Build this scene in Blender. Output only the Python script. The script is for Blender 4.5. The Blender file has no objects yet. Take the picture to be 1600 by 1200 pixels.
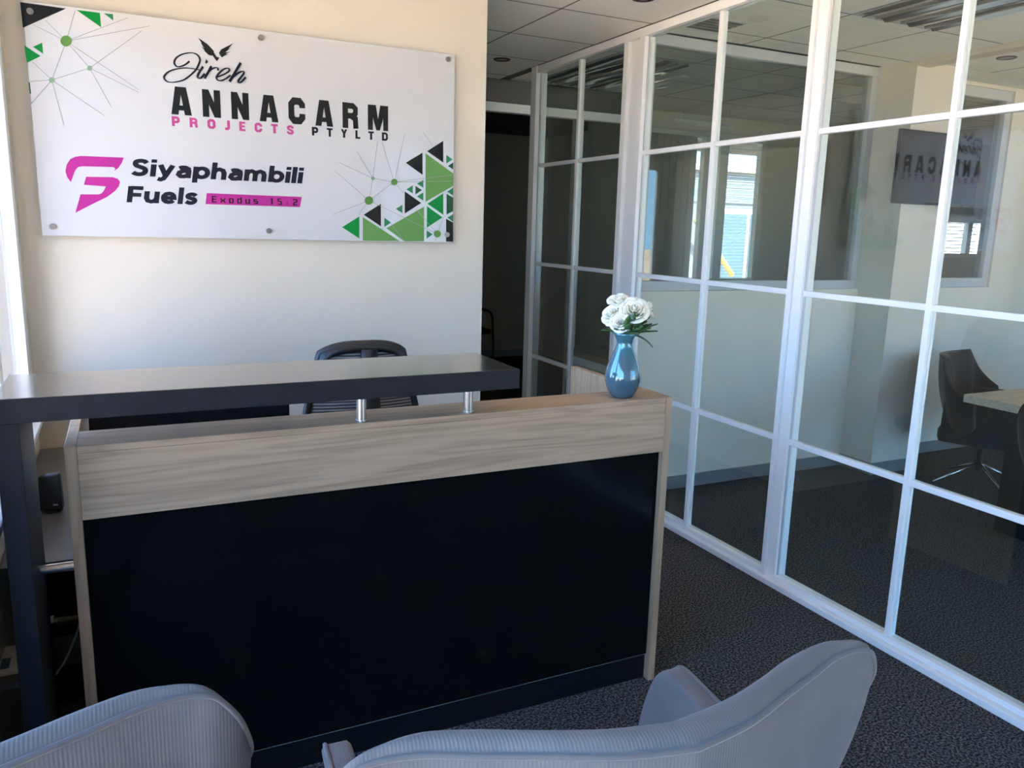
import bpy, bmesh, math, random
from mathutils import Vector, Matrix

random.seed(7)
scene = bpy.context.scene
C = scene.collection

# ---------------------------------------------------------------- camera
CAM_H = 1.65
F_PX = 1243.0
PITCH, ROLL, YAW = math.radians(-11.13), math.radians(1.538), math.radians(26.07)
fwd = Vector((math.sin(YAW) * math.cos(PITCH), math.cos(YAW) * math.cos(PITCH), math.sin(PITCH)))
rgt = Vector((math.cos(YAW), -math.sin(YAW), 0))
upv = rgt.cross(fwd)
r2 = rgt * math.cos(ROLL) + upv * math.sin(ROLL)
u2 = upv * math.cos(ROLL) - rgt * math.sin(ROLL)
cd = bpy.data.cameras.new('camera')
cam = bpy.data.objects.new('camera', cd)
C.objects.link(cam)
cam.matrix_world = Matrix(((r2.x, u2.x, -fwd.x, 0), (r2.y, u2.y, -fwd.y, 0), (r2.z, u2.z, -fwd.z, CAM_H), (0, 0, 0, 1)))
cd.sensor_width = 36.0
cd.lens = F_PX / 1600 * 36.0
cd.clip_start = 0.05
scene.camera = cam

# ---------------------------------------------------------------- world, sun, exposure
SKY, SUN = 7.0, 28.0
w = bpy.data.worlds.new('sky')
scene.world = w
w.use_nodes = True
nt = w.node_tree
nt.nodes.clear()
tc = nt.nodes.new('ShaderNodeTexCoord')
sep = nt.nodes.new('ShaderNodeSeparateXYZ')
ramp = nt.nodes.new('ShaderNodeValToRGB')
ramp.color_ramp.elements[0].position = 0.0
ramp.color_ramp.elements[0].color = (0.33, 0.61, 1.0, 1)
ramp.color_ramp.elements[1].position = 0.7
ramp.color_ramp.elements[1].color = (0.16, 0.38, 1.0, 1)
bg = nt.nodes.new('ShaderNodeBackground')
bg.inputs['Strength'].default_value = SKY
wo = nt.nodes.new('ShaderNodeOutputWorld')
nt.links.new(tc.outputs['Generated'], sep.inputs[0])
nt.links.new(sep.outputs['Z'], ramp.inputs[0])
nt.links.new(ramp.outputs[0], bg.inputs[0])
nt.links.new(bg.outputs[0], wo.inputs[0])
sd = bpy.data.lights.new('sun', 'SUN')
sd.energy = SUN
sd.angle = math.radians(0.6)
sd.color = (1.0, 0.88, 0.70)
sun = bpy.data.objects.new('sun', sd)
C.objects.link(sun)
sun.rotation_euler = Vector((0.06, 0.60, -0.80)).to_track_quat('-Z', 'Y').to_euler()
scene.view_settings.view_transform = 'Standard'
scene.view_settings.look = 'None'
scene.view_settings.gamma = 1.0
scene.view_settings.use_curve_mapping = False
scene.view_settings.exposure = 0.72
scene.cycles.max_bounces = 14
scene.cycles.diffuse_bounces = 6
scene.cycles.glossy_bounces = 5
scene.cycles.transparent_max_bounces = 24
scene.cycles.sample_clamp_indirect = 8.0
scene.cycles.use_denoising = True

# ---------------------------------------------------------------- materials
def new_mat(name):
    m = bpy.data.materials.new(name)
    m.use_nodes = True
    n = m.node_tree
    b = n.nodes['Principled BSDF']
    return m, n, b

def plain(name, col, rough=0.5, metal=0.0, spec=0.5, var=0.0, vscale=6.0, bump=0.0, bscale=60.0, coat=0.0, sheen=0.0):
    m, n, b = new_mat(name)
    b.inputs['Base Color'].default_value = (*col, 1)
    b.inputs['Roughness'].default_value = rough
    b.inputs['Metallic'].default_value = metal
    b.inputs['Specular IOR Level'].default_value = spec
    b.inputs['Coat Weight'].default_value = coat
    b.inputs['Sheen Weight'].default_value = sheen
    t = n.nodes.new('ShaderNodeTexCoord')
    if var:
        nz = n.nodes.new('ShaderNodeTexNoise')
        nz.inputs['Scale'].default_value = vscale
        nz.inputs['Detail'].default_value = 5
        r = n.nodes.new('ShaderNodeValToRGB')
        r.color_ramp.elements[0].position = 0.3
        r.color_ramp.elements[1].position = 0.7
        r.color_ramp.elements[0].color = (*[c * (1 - var) for c in col], 1)
        r.color_ramp.elements[1].color = (*[min(1, c * (1 + var)) for c in col], 1)
        n.links.new(t.outputs['Object'], nz.inputs['Vector'])
        n.links.new(nz.outputs['Fac'], r.inputs[0])
        n.links.new(r.outputs[0], b.inputs['Base Color'])
    if bump:
        nb = n.nodes.new('ShaderNodeTexNoise')
        nb.inputs['Scale'].default_value = bscale
        nb.inputs['Detail'].default_value = 4
        bp = n.nodes.new('ShaderNodeBump')
        bp.inputs['Strength'].default_value = bump
        bp.inputs['Distance'].default_value = 0.004
        n.links.new(t.outputs['Object'], nb.inputs['Vector'])
        n.links.new(nb.outputs['Fac'], bp.inputs['Height'])
        n.links.new(bp.outputs[0], b.inputs['Normal'])
    return m

def wood(name, dark, light, axis='X', rough=0.45, ring=1.0, bump=0.12):
    m, n, b = new_mat(name)
    t = n.nodes.new('ShaderNodeTexCoord')
    mp = n.nodes.new('ShaderNodeMapping')
    sc = {'X': (0.45, 7, 7), 'Y': (7, 0.45, 7), 'Z': (7, 7, 0.45)}[axis]
    mp.inputs['Scale'].default_value = sc
    n.links.new(t.outputs['Object'], mp.inputs[0])
    n1 = n.nodes.new('ShaderNodeTexNoise')
    n1.inputs['Scale'].default_value = 1.6 * ring
    n1.inputs['Detail'].default_value = 3
    n1.inputs['Distortion'].default_value = 0.6
    n.links.new(mp.outputs[0], n1.inputs['Vector'])
    mul = n.nodes.new('ShaderNodeMath'); mul.operation = 'MULTIPLY'; mul.inputs[1].default_value = 13.0
    fr = n.nodes.new('ShaderNodeMath'); fr.operation = 'PINGPONG'; fr.inputs[1].default_value = 1.0
    n.links.new(n1.outputs['Fac'], mul.inputs[0]); n.links.new(mul.outputs[0], fr.inputs[0])
    mp2 = n.nodes.new('ShaderNodeMapping')
    sc2 = {'X': (2.5, 90, 90), 'Y': (90, 2.5, 90), 'Z': (90, 90, 2.5)}[axis]
    mp2.inputs['Scale'].default_value = sc2
    n.links.new(t.outputs['Object'], mp2.inputs[0])
    n2 = n.nodes.new('ShaderNodeTexNoise'); n2.inputs['Scale'].default_value = 1.2; n2.inputs['Detail'].default_value = 4
    n.links.new(mp2.outputs[0], n2.inputs['Vector'])
    pw = n.nodes.new('ShaderNodeMath'); pw.operation = 'POWER'; pw.inputs[1].default_value = 0.55
    n.links.new(fr.outputs[0], pw.inputs[0])
    mx = n.nodes.new('ShaderNodeMath'); mx.operation = 'MULTIPLY_ADD'; mx.inputs[1].default_value = 0.40; 
    n.links.new(pw.outputs[0], mx.inputs[0])
    ml2 = n.nodes.new('ShaderNodeMath'); ml2.operation = 'MULTIPLY'; ml2.inputs[1].default_value = 0.75
    n.links.new(n2.outputs['Fac'], ml2.inputs[0]); n.links.new(ml2.outputs[0], mx.inputs[2])
    r = n.nodes.new('ShaderNodeValToRGB')
    r.color_ramp.elements[0].position = 0.15; r.color_ramp.elements[0].color = (*dark, 1)
    r.color_ramp.elements[1].position = 0.75; r.color_ramp.elements[1].color = (*light, 1)
    n.links.new(mx.outputs[0], r.inputs[0])
    n.links.new(r.outputs[0], b.inputs['Base Color'])
    b.inputs['Roughness'].default_value = rough
    bp = n.nodes.new('ShaderNodeBump'); bp.inputs['Strength'].default_value = bump; bp.inputs['Distance'].default_value = 0.002
    n.links.new(mx.outputs[0], bp.inputs['Height']); n.links.new(bp.outputs[0], b.inputs['Normal'])
    return m

def carpet(name, dark, light, scale=120):
    m, n, b = new_mat(name)
    t = n.nodes.new('ShaderNodeTexCoord')
    nz = n.nodes.new('ShaderNodeTexNoise'); nz.inputs['Scale'].default_value = scale; nz.inputs['Detail'].default_value = 3
    r = n.nodes.new('ShaderNodeValToRGB')
    r.color_ramp.elements[0].position = 0.42; r.color_ramp.elements[0].color = (*dark, 1)
    r.color_ramp.elements[1].position = 0.66; r.color_ramp.elements[1].color = (*light, 1)
    n.links.new(t.outputs['Object'], nz.inputs['Vector']); n.links.new(nz.outputs['Fac'], r.inputs[0])
    n.links.new(r.outputs[0], b.inputs['Base Color'])
    b.inputs['Roughness'].default_value = 1.0
    b.inputs['Specular IOR Level'].default_value = 0.1
    bp = n.nodes.new('ShaderNodeBump'); bp.inputs['Strength'].default_value = 0.8; bp.inputs['Distance'].default_value = 0.006
    n.links.new(nz.outputs['Fac'], bp.inputs['Height']); n.links.new(bp.outputs[0], b.inputs['Normal'])
    return m

def corduroy(name, col, rib=240.0, strength=0.5, rough=0.85, sheen=0.4, var=0.12):
    m, n, b = new_mat(name)
    t = n.nodes.new('ShaderNodeTexCoord')
    wv = n.nodes.new('ShaderNodeTexWave'); wv.wave_type = 'BANDS'; wv.bands_direction = 'X'
    wv.inputs['Scale'].default_value = rib; wv.inputs['Distortion'].default_value = 0.3
    n.links.new(t.outputs['Object'], wv.inputs['Vector'])
    nz = n.nodes.new('ShaderNodeTexNoise'); nz.inputs['Scale'].default_value = 7; nz.inputs['Detail'].default_value = 4
    n.links.new(t.outputs['Object'], nz.inputs['Vector'])
    r = n.nodes.new('ShaderNodeValToRGB')
    r.color_ramp.elements[0].position = 0.3; r.color_ramp.elements[0].color = (*[c * (1 - var) for c in col], 1)
    r.color_ramp.elements[1].position = 0.7; r.color_ramp.elements[1].color = (*[c * (1 + var) for c in col], 1)
    n.links.new(nz.outputs['Fac'], r.inputs[0])
    n.links.new(r.outputs[0], b.inputs['Base Color'])
    b.inputs['Roughness'].default_value = rough
    b.inputs['Sheen Weight'].default_value = sheen
    b.inputs['Specular IOR Level'].default_value = 0.25
    bp = n.nodes.new('ShaderNodeBump'); bp.inputs['Strength'].default_value = strength; bp.inputs['Distance'].default_value = 0.002
    n.links.new(wv.outputs['Fac'], bp.inputs['Height']); n.links.new(bp.outputs[0], b.inputs['Normal'])
    return m

def glass(name, tint, refl=1.0, f0=0.045):
    # clear pane: passes light straight through, mirrors a Schlick share of it
    m = bpy.data.materials.new(name); m.use_nodes = True
    n = m.node_tree; n.nodes.clear()
    o = n.nodes.new('ShaderNodeOutputMaterial'); mx = n.nodes.new('ShaderNodeMixShader')
    tr = n.nodes.new('ShaderNodeBsdfTransparent'); gl = n.nodes.new('ShaderNodeBsdfGlossy')
    tr.inputs[0].default_value = (*tint, 1); gl.inputs['Roughness'].default_value = 0.0
    lw = n.nodes.new('ShaderNodeLayerWeight'); lw.inputs['Blend'].default_value = 0.5
    p = n.nodes.new('ShaderNodeMath'); p.operation = 'POWER'; p.inputs[1].default_value = 5.0
    a = n.nodes.new('ShaderNodeMath'); a.operation = 'MULTIPLY_ADD'; a.inputs[1].default_value = (1 - f0) * refl; a.inputs[2].default_value = f0 * refl
    n.links.new(lw.outputs['Facing'], p.inputs[0]); n.links.new(p.outputs[0], a.inputs[0])
    n.links.new(a.outputs[0], mx.inputs[0]); n.links.new(tr.outputs[0], mx.inputs[1]); n.links.new(gl.outputs[0], mx.inputs[2])
    n.links.new(mx.outputs[0], o.inputs[0])
    return m

M = {}
M['wall'] = plain('cream wall paint', (0.66, 0.60, 0.51), 0.6, var=0.03, vscale=2.0, bump=0.05, bscale=180)
M['wall2'] = plain('pale wall paint', (0.70, 0.65, 0.56), 0.7, var=0.03, vscale=2.0)
M['ceil'] = plain('ceiling tile', (0.90, 0.87, 0.82), 0.9, var=0.02, vscale=40, bump=0.06, bscale=220)
M['ceilgap'] = plain('dark ceiling grey', (0.12, 0.115, 0.105), 0.8)
M['carpet'] = carpet('charcoal carpet', (0.018, 0.018, 0.019), (0.16, 0.155, 0.15))
M['skirt'] = plain('grey vinyl skirting', (0.20, 0.20, 0.20), 0.5)
M['alu'] = plain('white powder coated aluminium', (0.86, 0.86, 0.86), 0.35, spec=0.5)
M['alu2'] = plain('grey aluminium', (0.50, 0.51, 0.53), 0.4)
M['gasket'] = plain('dark glazing gasket', (0.03, 0.03, 0.03), 0.6)
M['glass'] = glass('partition glass', (0.88, 0.92, 0.90), 1.5)
M['wglass'] = glass('window glass', (0.95, 0.97, 0.96))
M['oak'] = wood('grey oak laminate', (0.25, 0.155, 0.09), (0.45, 0.30, 0.19), 'X')
M['oakv'] = wood('grey oak laminate upright', (0.26, 0.165, 0.095), (0.45, 0.30, 0.19), 'Z')
M['blackgloss'] = plain('black gloss board', (0.0040, 0.0037, 0.0037), 0.12, spec=0.14)
M['kick'] = plain('black kick board', (0.005, 0.005, 0.006), 0.3, spec=0.3)
M['shelf'] = wood('black wood grain laminate', (0.008, 0.008, 0.010), (0.016, 0.0155, 0.017), 'X', rough=0.20, bump=0.0)
for _k, _v in (('IOR', 1.8), ('Coat Weight', 0.8), ('Coat Roughness', 0.14), ('Coat IOR', 1.7)):
    M['shelf'].node_tree.nodes['Principled BSDF'].inputs[_k].default_value = _v
M['chrome'] = plain('brushed steel', (0.75, 0.75, 0.76), 0.22, metal=1.0)
M['blackplastic'] = plain('black plastic', (0.012, 0.012, 0.014), 0.4)
M['screen'] = plain('dark screen', (0.010, 0.011, 0.014), 0.15, spec=0.25)
M['greytop'] = plain('dark grey worktop', (0.11, 0.105, 0.10), 0.35, var=0.1, vscale=20)
M['acrylic'] = plain('white acrylic', (0.56, 0.56, 0.575), 0.15, spec=0.5, coat=0.3)
M['ink'] = plain('black print', (0.012, 0.014, 0.014), 0.5, spec=0.15)
M['inkn'] = plain('navy black print', (0.012, 0.012, 0.022), 0.5, spec=0.15)
M['pink'] = plain('magenta print', (0.42, 0.025, 0.24), 0.45, spec=0.2)
M['pink2'] = plain('rose print', (0.44, 0.06, 0.22), 0.45, spec=0.2)
M['green'] = plain('green print', (0.0, 0.22, 0.035), 0.45, spec=0.2)
M['teal'] = plain('teal green print', (0.02, 0.19, 0.075), 0.45, spec=0.2)
M['olive'] = plain('leaf green print', (0.12, 0.28, 0.075), 0.45, spec=0.2)
M['middark'] = plain('dark green print', (0.015, 0.07, 0.03), 0.45, spec=0.2)
M['dot'] = plain('moss green print', (0.10, 0.23, 0.05), 0.45, spec=0.2)
M['paledot'] = plain('pale green print', (0.22, 0.36, 0.22), 0.25)
M['line'] = plain('grey hairline print', (0.27, 0.29, 0.27), 0.4)
M['cord'] = corduroy('grey corduroy', (0.155, 0.147, 0.142), rib=62.0, strength=0.16, sheen=0.15)
M['velour'] = plain('grey piping', (0.115, 0.11, 0.108), 0.8, sheen=0.3)
M['dvelvet'] = plain('charcoal velvet', (0.014, 0.014, 0.017), 0.75, sheen=0.18, var=0.35, vscale=5)
M['dpipe'] = plain('charcoal piping', (0.010, 0.010, 0.012), 0.8)
M['tableoak'] = wood('pale oak', (0.42, 0.33, 0.23), (0.66, 0.55, 0.42), 'X')
M['whitecable'] = plain('white cable', (0.75, 0.75, 0.72), 0.4)
M['paper'] = plain('cream paper', (0.80, 0.78, 0.66), 0.7, var=0.15, vscale=40)
M['bluep'] = plain('blue print', (0.07, 0.12, 0.17), 0.6)
M['petal'] = plain('white petal', (0.86, 0.84, 0.73), 0.6, sheen=0.2)
M['leaf'] = plain('green leaf', (0.06, 0.13, 0.04), 0.5, var=0.3, vscale=30)
M['leaf2'] = plain('grey green leaf', (0.13, 0.18, 0.13), 0.5, var=0.2, vscale=30)
M['paving'] = plain('warm paving', (0.74, 0.54, 0.33), 0.9, var=0.08, vscale=0.6)
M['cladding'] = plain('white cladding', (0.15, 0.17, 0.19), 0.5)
M['brace'] = plain('ochre brace', (0.45, 0.33, 0.13), 0.5)
M['reflector'] = plain('louvre reflector', (0.80, 0.80, 0.78), 0.15, metal=1.0)
M['darkring'] = plain('bronze ring', (0.012, 0.010, 0.009), 0.4)
M['curtain'] = plain('pale blind fabric', (0.72, 0.72, 0.70), 0.8)
_n = M['curtain'].node_tree
_tl = _n.nodes.new('ShaderNodeBsdfTranslucent'); _tl.inputs[0].default_value = (0.75, 0.76, 0.74, 1)
_ms = _n.nodes.new('ShaderNodeMixShader'); _ms.inputs[0].default_value = 0.7
_n.links.new(_n.nodes['Principled BSDF'].outputs[0], _ms.inputs[1]); _n.links.new(_tl.outputs[0], _ms.inputs[2])
_n.links.new(_ms.outputs[0], _n.nodes['Material Output'].inputs[0])
M['lens'] = plain('frosted lens', (0.16, 0.15, 0.13), 0.3)
M['granite'] = wood('brown edging', (0.07, 0.05, 0.035), (0.30, 0.22, 0.15), 'Y', ring=3)
M['cabinet'] = wood('bleached oak', (0.50, 0.43, 0.36), (0.68, 0.61, 0.54), 'Z')
M['steel'] = plain('dull steel', (0.30, 0.29, 0.28), 0.35, metal=1.0)
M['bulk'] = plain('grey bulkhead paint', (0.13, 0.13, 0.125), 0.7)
M['shelfedge'] = plain('matt black edge band', (0.010, 0.010, 0.012), 0.5, spec=0.25, var=0.2, vscale=30)
M['door'] = plain('brown door', (0.25, 0.20, 0.14), 0.5)

# iridescent glazed ceramic
def vase_mat():
    m, n, b = new_mat('iridescent blue glaze')
    t = n.nodes.new('ShaderNodeTexCoord'); sx = n.nodes.new('ShaderNodeSeparateXYZ')
    nz = n.nodes.new('ShaderNodeTexNoise'); nz.inputs['Scale'].default_value = 14; nz.inputs['Detail'].default_value = 2
    n.links.new(t.outputs['Object'], nz.inputs['Vector']); n.links.new(t.outputs['Object'], sx.inputs[0])
    a = n.nodes.new('ShaderNodeMath'); a.operation = 'MULTIPLY_ADD'; a.inputs[1].default_value = 3.2
    n.links.new(sx.outputs['Z'], a.inputs[0]); n.links.new(nz.outputs['Fac'], a.inputs[2])
    f = n.nodes.new('ShaderNodeMath'); f.operation = 'PINGPONG'; f.inputs[1].default_value = 1.0
    n.links.new(a.outputs[0], f.inputs[0])
    r = n.nodes.new('ShaderNodeValToRGB'); e = r.color_ramp.elements
    e[0].position = 0.0; e[0].color = (0.10, 0.15, 0.19, 1)
    e[1].position = 1.0; e[1].color = (0.07, 0.10, 0.17, 1)
    for p, c in ((0.35, (0.12, 0.18, 0.23, 1)), (0.6, (0.07, 0.24, 0.28, 1)), (0.8, (0.26, 0.18, 0.24, 1))):
        x = e.new(p); x.color = c
    n.links.new(f.outputs[0], r.inputs[0]); n.links.new(r.outputs[0], b.inputs['Base Color'])
    b.inputs['Metallic'].default_value = 0.25
    b.inputs['Roughness'].default_value = 0.10
    b.inputs['Coat Weight'].default_value = 1.0
    b.inputs['Coat Roughness'].default_value = 0.03
    b.inputs['Coat Tint'].default_value = (0.75, 0.92, 1.0, 1)
    b.inputs['Thin Film Thickness'].default_value = 420
    b.inputs['Thin Film IOR'].default_value = 1.6
    return m
M['vase'] = vase_mat()

def mesh_fabric():
    m, n, b = new_mat('woven chair mesh')
    t = n.nodes.new('ShaderNodeTexCoord')
    wv = n.nodes.new('ShaderNodeTexWave'); wv.wave_type = 'BANDS'; wv.bands_direction = 'Z'
    wv.inputs['Scale'].default_value = 26.0; wv.inputs['Distortion'].default_value = 0.4; wv.inputs['Detail'].default_value = 0
    n.links.new(t.outputs['Object'], wv.inputs['Vector'])
    r = n.nodes.new('ShaderNodeValToRGB')
    r.color_ramp.elements[0].position = 0.25; r.color_ramp.elements[0].color = (0.02, 0.02, 0.024, 1)
    r.color_ramp.elements[1].position = 0.6; r.color_ramp.elements[1].color = (0.26, 0.26, 0.27, 1)
    n.links.new(wv.outputs['Fac'], r.inputs[0]); n.links.new(r.outputs[0], b.inputs['Base Color'])
    b.inputs['Roughness'].default_value = 0.8
    return m
M['mesh'] = mesh_fabric()

# ---------------------------------------------------------------- helpers
ORG = {}
def _org(p):
    return ORG.get(p.name, Vector((0, 0, 0))) if p else Vector((0, 0, 0))

def link(o, parent):
    C.objects.link(o)
    if parent:
        o.parent = parent
        ORG[o.name] = _org(parent)
    return o

def mk(name, verts, faces, mat, parent=None, smooth=False, bevel=0.0, seg=1, solid=0.0, recalc=True):
    og = _org(parent)
    me = bpy.data.meshes.new(name)
    bm = bmesh.new()
    vs = [bm.verts.new(Vector(v) - og) for v in verts]
    for f in faces:
        try:
            bm.faces.new([vs[i] for i in f])
        except ValueError:
            pass
    if solid:
        bmesh.ops.recalc_face_normals(bm, faces=bm.faces)
        bmesh.ops.solidify(bm, geom=list(bm.faces), thickness=solid)
    if bevel:
        bmesh.ops.bevel(bm, geom=list(bm.edges), offset=bevel, segments=seg, affect='EDGES', profile=0.5)
    if recalc:
        bmesh.ops.recalc_face_normals(bm, faces=bm.faces)
    if smooth:
        for f in bm.faces:
            f.smooth = True
    bm.to_mesh(me); bm.free()
    me.materials.append(M[mat])
    o = bpy.data.objects.new(name, me)
    return link(o, parent)

BF = [(0, 3, 2, 1), (4, 5, 6, 7), (0, 1, 5, 4), (1, 2, 6, 5), (2, 3, 7, 6), (3, 0, 4, 7)]
def bverts(x0, x1, y0, y1, z0, z1):
    return [(x0, y0, z0), (x1, y0, z0), (x1, y1, z0), (x0, y1, z0), (x0, y0, z1), (x1, y0, z1), (x1, y1, z1), (x0, y1, z1)]
def box(name, x0, x1, y0, y1, z0, z1, mat, parent=None, bevel=0.0, seg=1, smooth=False):
    return mk(name, bverts(x0, x1, y0, y1, z0, z1), BF, mat, parent, bevel=bevel, seg=seg, smooth=smooth)
def boxes(name, lst, mat, parent=None):
    v, f = [], []
    for b in lst:
        k = len(v); v += bverts(*b); f += [tuple(i + k for i in q) for q in BF]
    return mk(name, v, f, mat, parent)

def tube_data(pts, rad, n=8, closed=False):
    pts = [Vector(p) for p in pts]
    v, f = [], []
    N = len(pts)
    ref = None
    for i, p in enumerate(pts):
        a = pts[i - 1] if (i or closed) else p
        b = pts[(i + 1) % N] if (i < N - 1 or closed) else p
        t = (b - a).normalized()
        if ref is None:
            ref = Vector((0, 0, 1)) if abs(t.z) < 0.9 else Vector((1, 0, 0))
        s = t.cross(ref).normalized(); u = s.cross(t).normalized(); ref = u
        r = rad[i] if isinstance(rad, (list, tuple)) else rad
        for k in range(n):
            an = 2 * math.pi * k / n
            v.append(p + (s * math.cos(an) + u * math.sin(an)) * r)
    rng = N if closed else N - 1
    for i in range(rng):
        for k in range(n):
            a = i * n + k; b = i * n + (k + 1) % n; j = ((i + 1) % N) * n
            f.append((a, b, j + (k + 1) % n, j + k))
    if not closed:
        f.append(tuple(range(n))[::-1]); f.append(tuple((N - 1) * n + k for k in range(n)))
    return v, f
def tube(name, pts, rad, mat, parent=None, n=8, closed=False):
    v, f = tube_data(pts, rad, n, closed)
    return mk(name, v, f, mat, parent, smooth=True)
def cyl(name, a, b, r, mat, parent=None, n=20, r2=None):
    v, f = tube_data([a, b], [r, r if r2 is None else r2], n)
    return mk(name, v, f, mat, parent, bevel=0)
def lathe(name, prof, cx, cy, z0, mat, parent=None, n=40):
    v, f = [], []
    for r, z in prof:
        for k in range(n):
            an = 2 * math.pi * k / n
            v.append((cx + r * math.cos(an), cy + r * math.sin(an), z0 + z))
    for i in range(len(prof) - 1):
        for k in range(n):
            f.append((i * n + k, i * n + (k + 1) % n, (i + 1) * n + (k + 1) % n, (i + 1) * n + k))
    f.append(tuple(range(n))[::-1]); f.append(tuple((len(prof) - 1) * n + k for k in range(n)))
    return mk(name, v, f, mat, parent, smooth=True)
def smooth_path(pts, k=6):
    P = [Vector(p) for p in pts]
    out = []
    for i in range(len(P) - 1):
        p0 = P[max(i - 1, 0)]; p1 = P[i]; p2 = P[i + 1]; p3 = P[min(i + 2, len(P) - 1)]
        for j in range(k):
            t = j / k
            out.append(0.5 * ((2 * p1) + (p2 - p0) * t + (2 * p0 - 5 * p1 + 4 * p2 - p3) * t * t + (3 * p1 - p0 - 3 * p2 + p3) * t ** 3))
    out.append(P[-1])
    return out

def tag(o, label=None, cat=None, group=None, kind=None):
    if label: o['label'] = label
    if cat: o['category'] = cat
    if group: o['group'] = group
    if kind: o['kind'] = kind
    return o
def thing(name, label, cat, loc=(0, 0, 0), group=None, kind=None):
    o = bpy.data.objects.new(name, None)
    o.empty_display_size = 0.05
    C.objects.link(o)
    o.location = loc
    ORG[o.name] = Vector(loc)
    return tag(o, label, cat, group, kind)
def struct(o, label=None):
    o['kind'] = 'structure'
    if label: o['label'] = label
    return o
def sbox(name, label, *a, **k):
    return struct(box(name, *a, **k), label)
def copy_tree(o, parent=None):
    c = o.copy(); C.objects.link(c)
    c.parent = parent
    for ch in list(o.children):
        copy_tree(ch, c)
    return c

# ================================================================ THE SETTING
XG, YW, ZC = 2.724, 3.657, 2.768
sbox('floor', 'dark charcoal carpet floor', -1.1, 11.1, -2.7, 9.4, -0.12, 0.0, 'carpet')
ceiling = sbox('ceiling', 'suspended tile ceiling', -1.1, 11.1, -2.7, 9.4, ZC + 0.007, ZC + 0.14, 'ceilgap')

def tile_field(x0, x1, y0, y1, ox, oy, pitch, skip=()):
    xs = sorted({x0, x1} | {ox + pitch * k for k in range(-30, 30) if x0 + 0.03 < ox + pitch * k < x1 - 0.03})
    ys = sorted({y0, y1} | {oy + pitch * k for k in range(-30, 30) if y0 + 0.03 < oy + pitch * k < y1 - 0.03})
    g = 0.0043
    for i in range(len(xs) - 1):
        for j in range(len(ys) - 1):
            a, b, c, d = xs[i] + g, xs[i + 1] - g, ys[j] + g, ys[j + 1] - g
            mx, my = (a + b) / 2, (c + d) / 2
            if any(s[0] < mx < s[1] and s[2] < my < s[3] for s in skip):
                continue
            box('ceiling_tile', a, b, c, d, ZC, ZC + 0.0065, 'ceil', ceiling)
def joint_shades(x0, x1, y0, y1, ox, oy, pitch):  # dark strips over the tile joints, drawn in place of their thin shadows
    for k in range(-30, 30):
        x, y = ox + pitch * k, oy + pitch * k
        if x0 + .03 < x < x1 - .03:
            box('joint_shade', x - .0042, x + .0042, y0, y1, ZC - .0008, ZC + .006, 'ceilgap', ceiling)
        if y0 + .03 < y < y1 - .03:
            box('joint_shade', x0, x1, y - .0042, y + .0042, ZC - .0007, ZC + .0059, 'ceilgap', ceiling)
joint_shades(-0.34, 1.60, 1.3, YW - 0.005, 2.124, 4.49, 0.61)
joint_shades(1.61, XG - 0.025, 1.3, 5.88, 2.124, 4.49, 0.61)
joint_shades(2.78, 4.66, 0.7, 4.0, 3.443, 3.19, 0.61)
joint_shades(4.78, 7.95, 0.7, 3.74, 5.39, 3.19, 0.61)
joint_shades(2.78, 7.95, 4.16, 5.86, 2.95, 5.80, 0.61)
tile_field(-0.34, 1.60, 1.3, YW - 0.005, 2.124, 4.49, 0.61)
tile_field(1.61, XG - 0.025, 1.3, 5.88, 2.124, 4.49, 0.61)
tile_field(2.78, 4.66, 0.7, 4.0, 3.443, 3.19, 0.61, skip=((3.44, 4.06, 1.96, 3.2),))
tile_field(4.78, 7.95, 0.7, 3.74, 5.39, 3.19, 0.61)
tile_field(5.04, 7.95, 3.741, 4.01, 5.39, 3.19, 0.61)
tile_field(4.06, 7.95, 5.861, 6.49, 2.95, 5.80, 0.61)
tile_field(2.78, 7.95, 4.16, 5.86, 2.95, 5.80, 0.61, skip=((2.94, 3.57, 4.57, 5.81),))
sbox('trim_1', 'cream downstand beam across the meeting room ceiling', 4.665, 4.775, -2.6, 3.744, 2.735, ZC + 0.0065, 'wall')

# reception walls
sbox('wall_back', 'cream wall behind the reception desk', -0.47, 1.609, YW, 3.77, 0, ZC + 0.0065, 'wall')
sbox('wall_corridor', 'corridor wall beyond the sign wall', 1.50, 1.609, 3.771, 5.899, 0, ZC + 0.0065, 'wall')
wl = struct(boxes('wall_left', [(-0.47, -0.35, 1.95, 2.05, 0, ZC + .0065), (-0.47, -0.35, 3.60, 3.656, 0, ZC + .0065),
     (-0.47, -0.35, 2.0501, 3.5999, 0, 0.92), (-0.47, -0.35, 2.0501, 3.5999, 2.52, ZC + .0065),
     (-1.10, -0.471, 1.95, 2.05, 0, ZC + .0065),
     (-1.10, -1.0, -2.6, 1.949, 0, 0.25), (-1.10, -1.0, -2.6, 1.949, 2.6, ZC + .0065),
     (-1.10, -1.0, -2.6, -2.4, 0.25, 2.6), (-1.10, -1.0, 1.8, 1.949, 0.25, 2.6)], 'wall'), 'cream side wall with windows')
struct(boxes('wall_front', [(-1.1, 8.0, -2.7, -2.601, 0, 0.2), (-1.1, 8.0, -2.7, -2.601, 2.66, ZC + .0065), (-1.1, 3.0, -2.7, -2.601, .2, 2.66), (7.8, 8.0, -2.7, -2.601, .2, 2.66)], 'wall'), 'cream wall behind the viewer with an opening for the added window')

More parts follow.
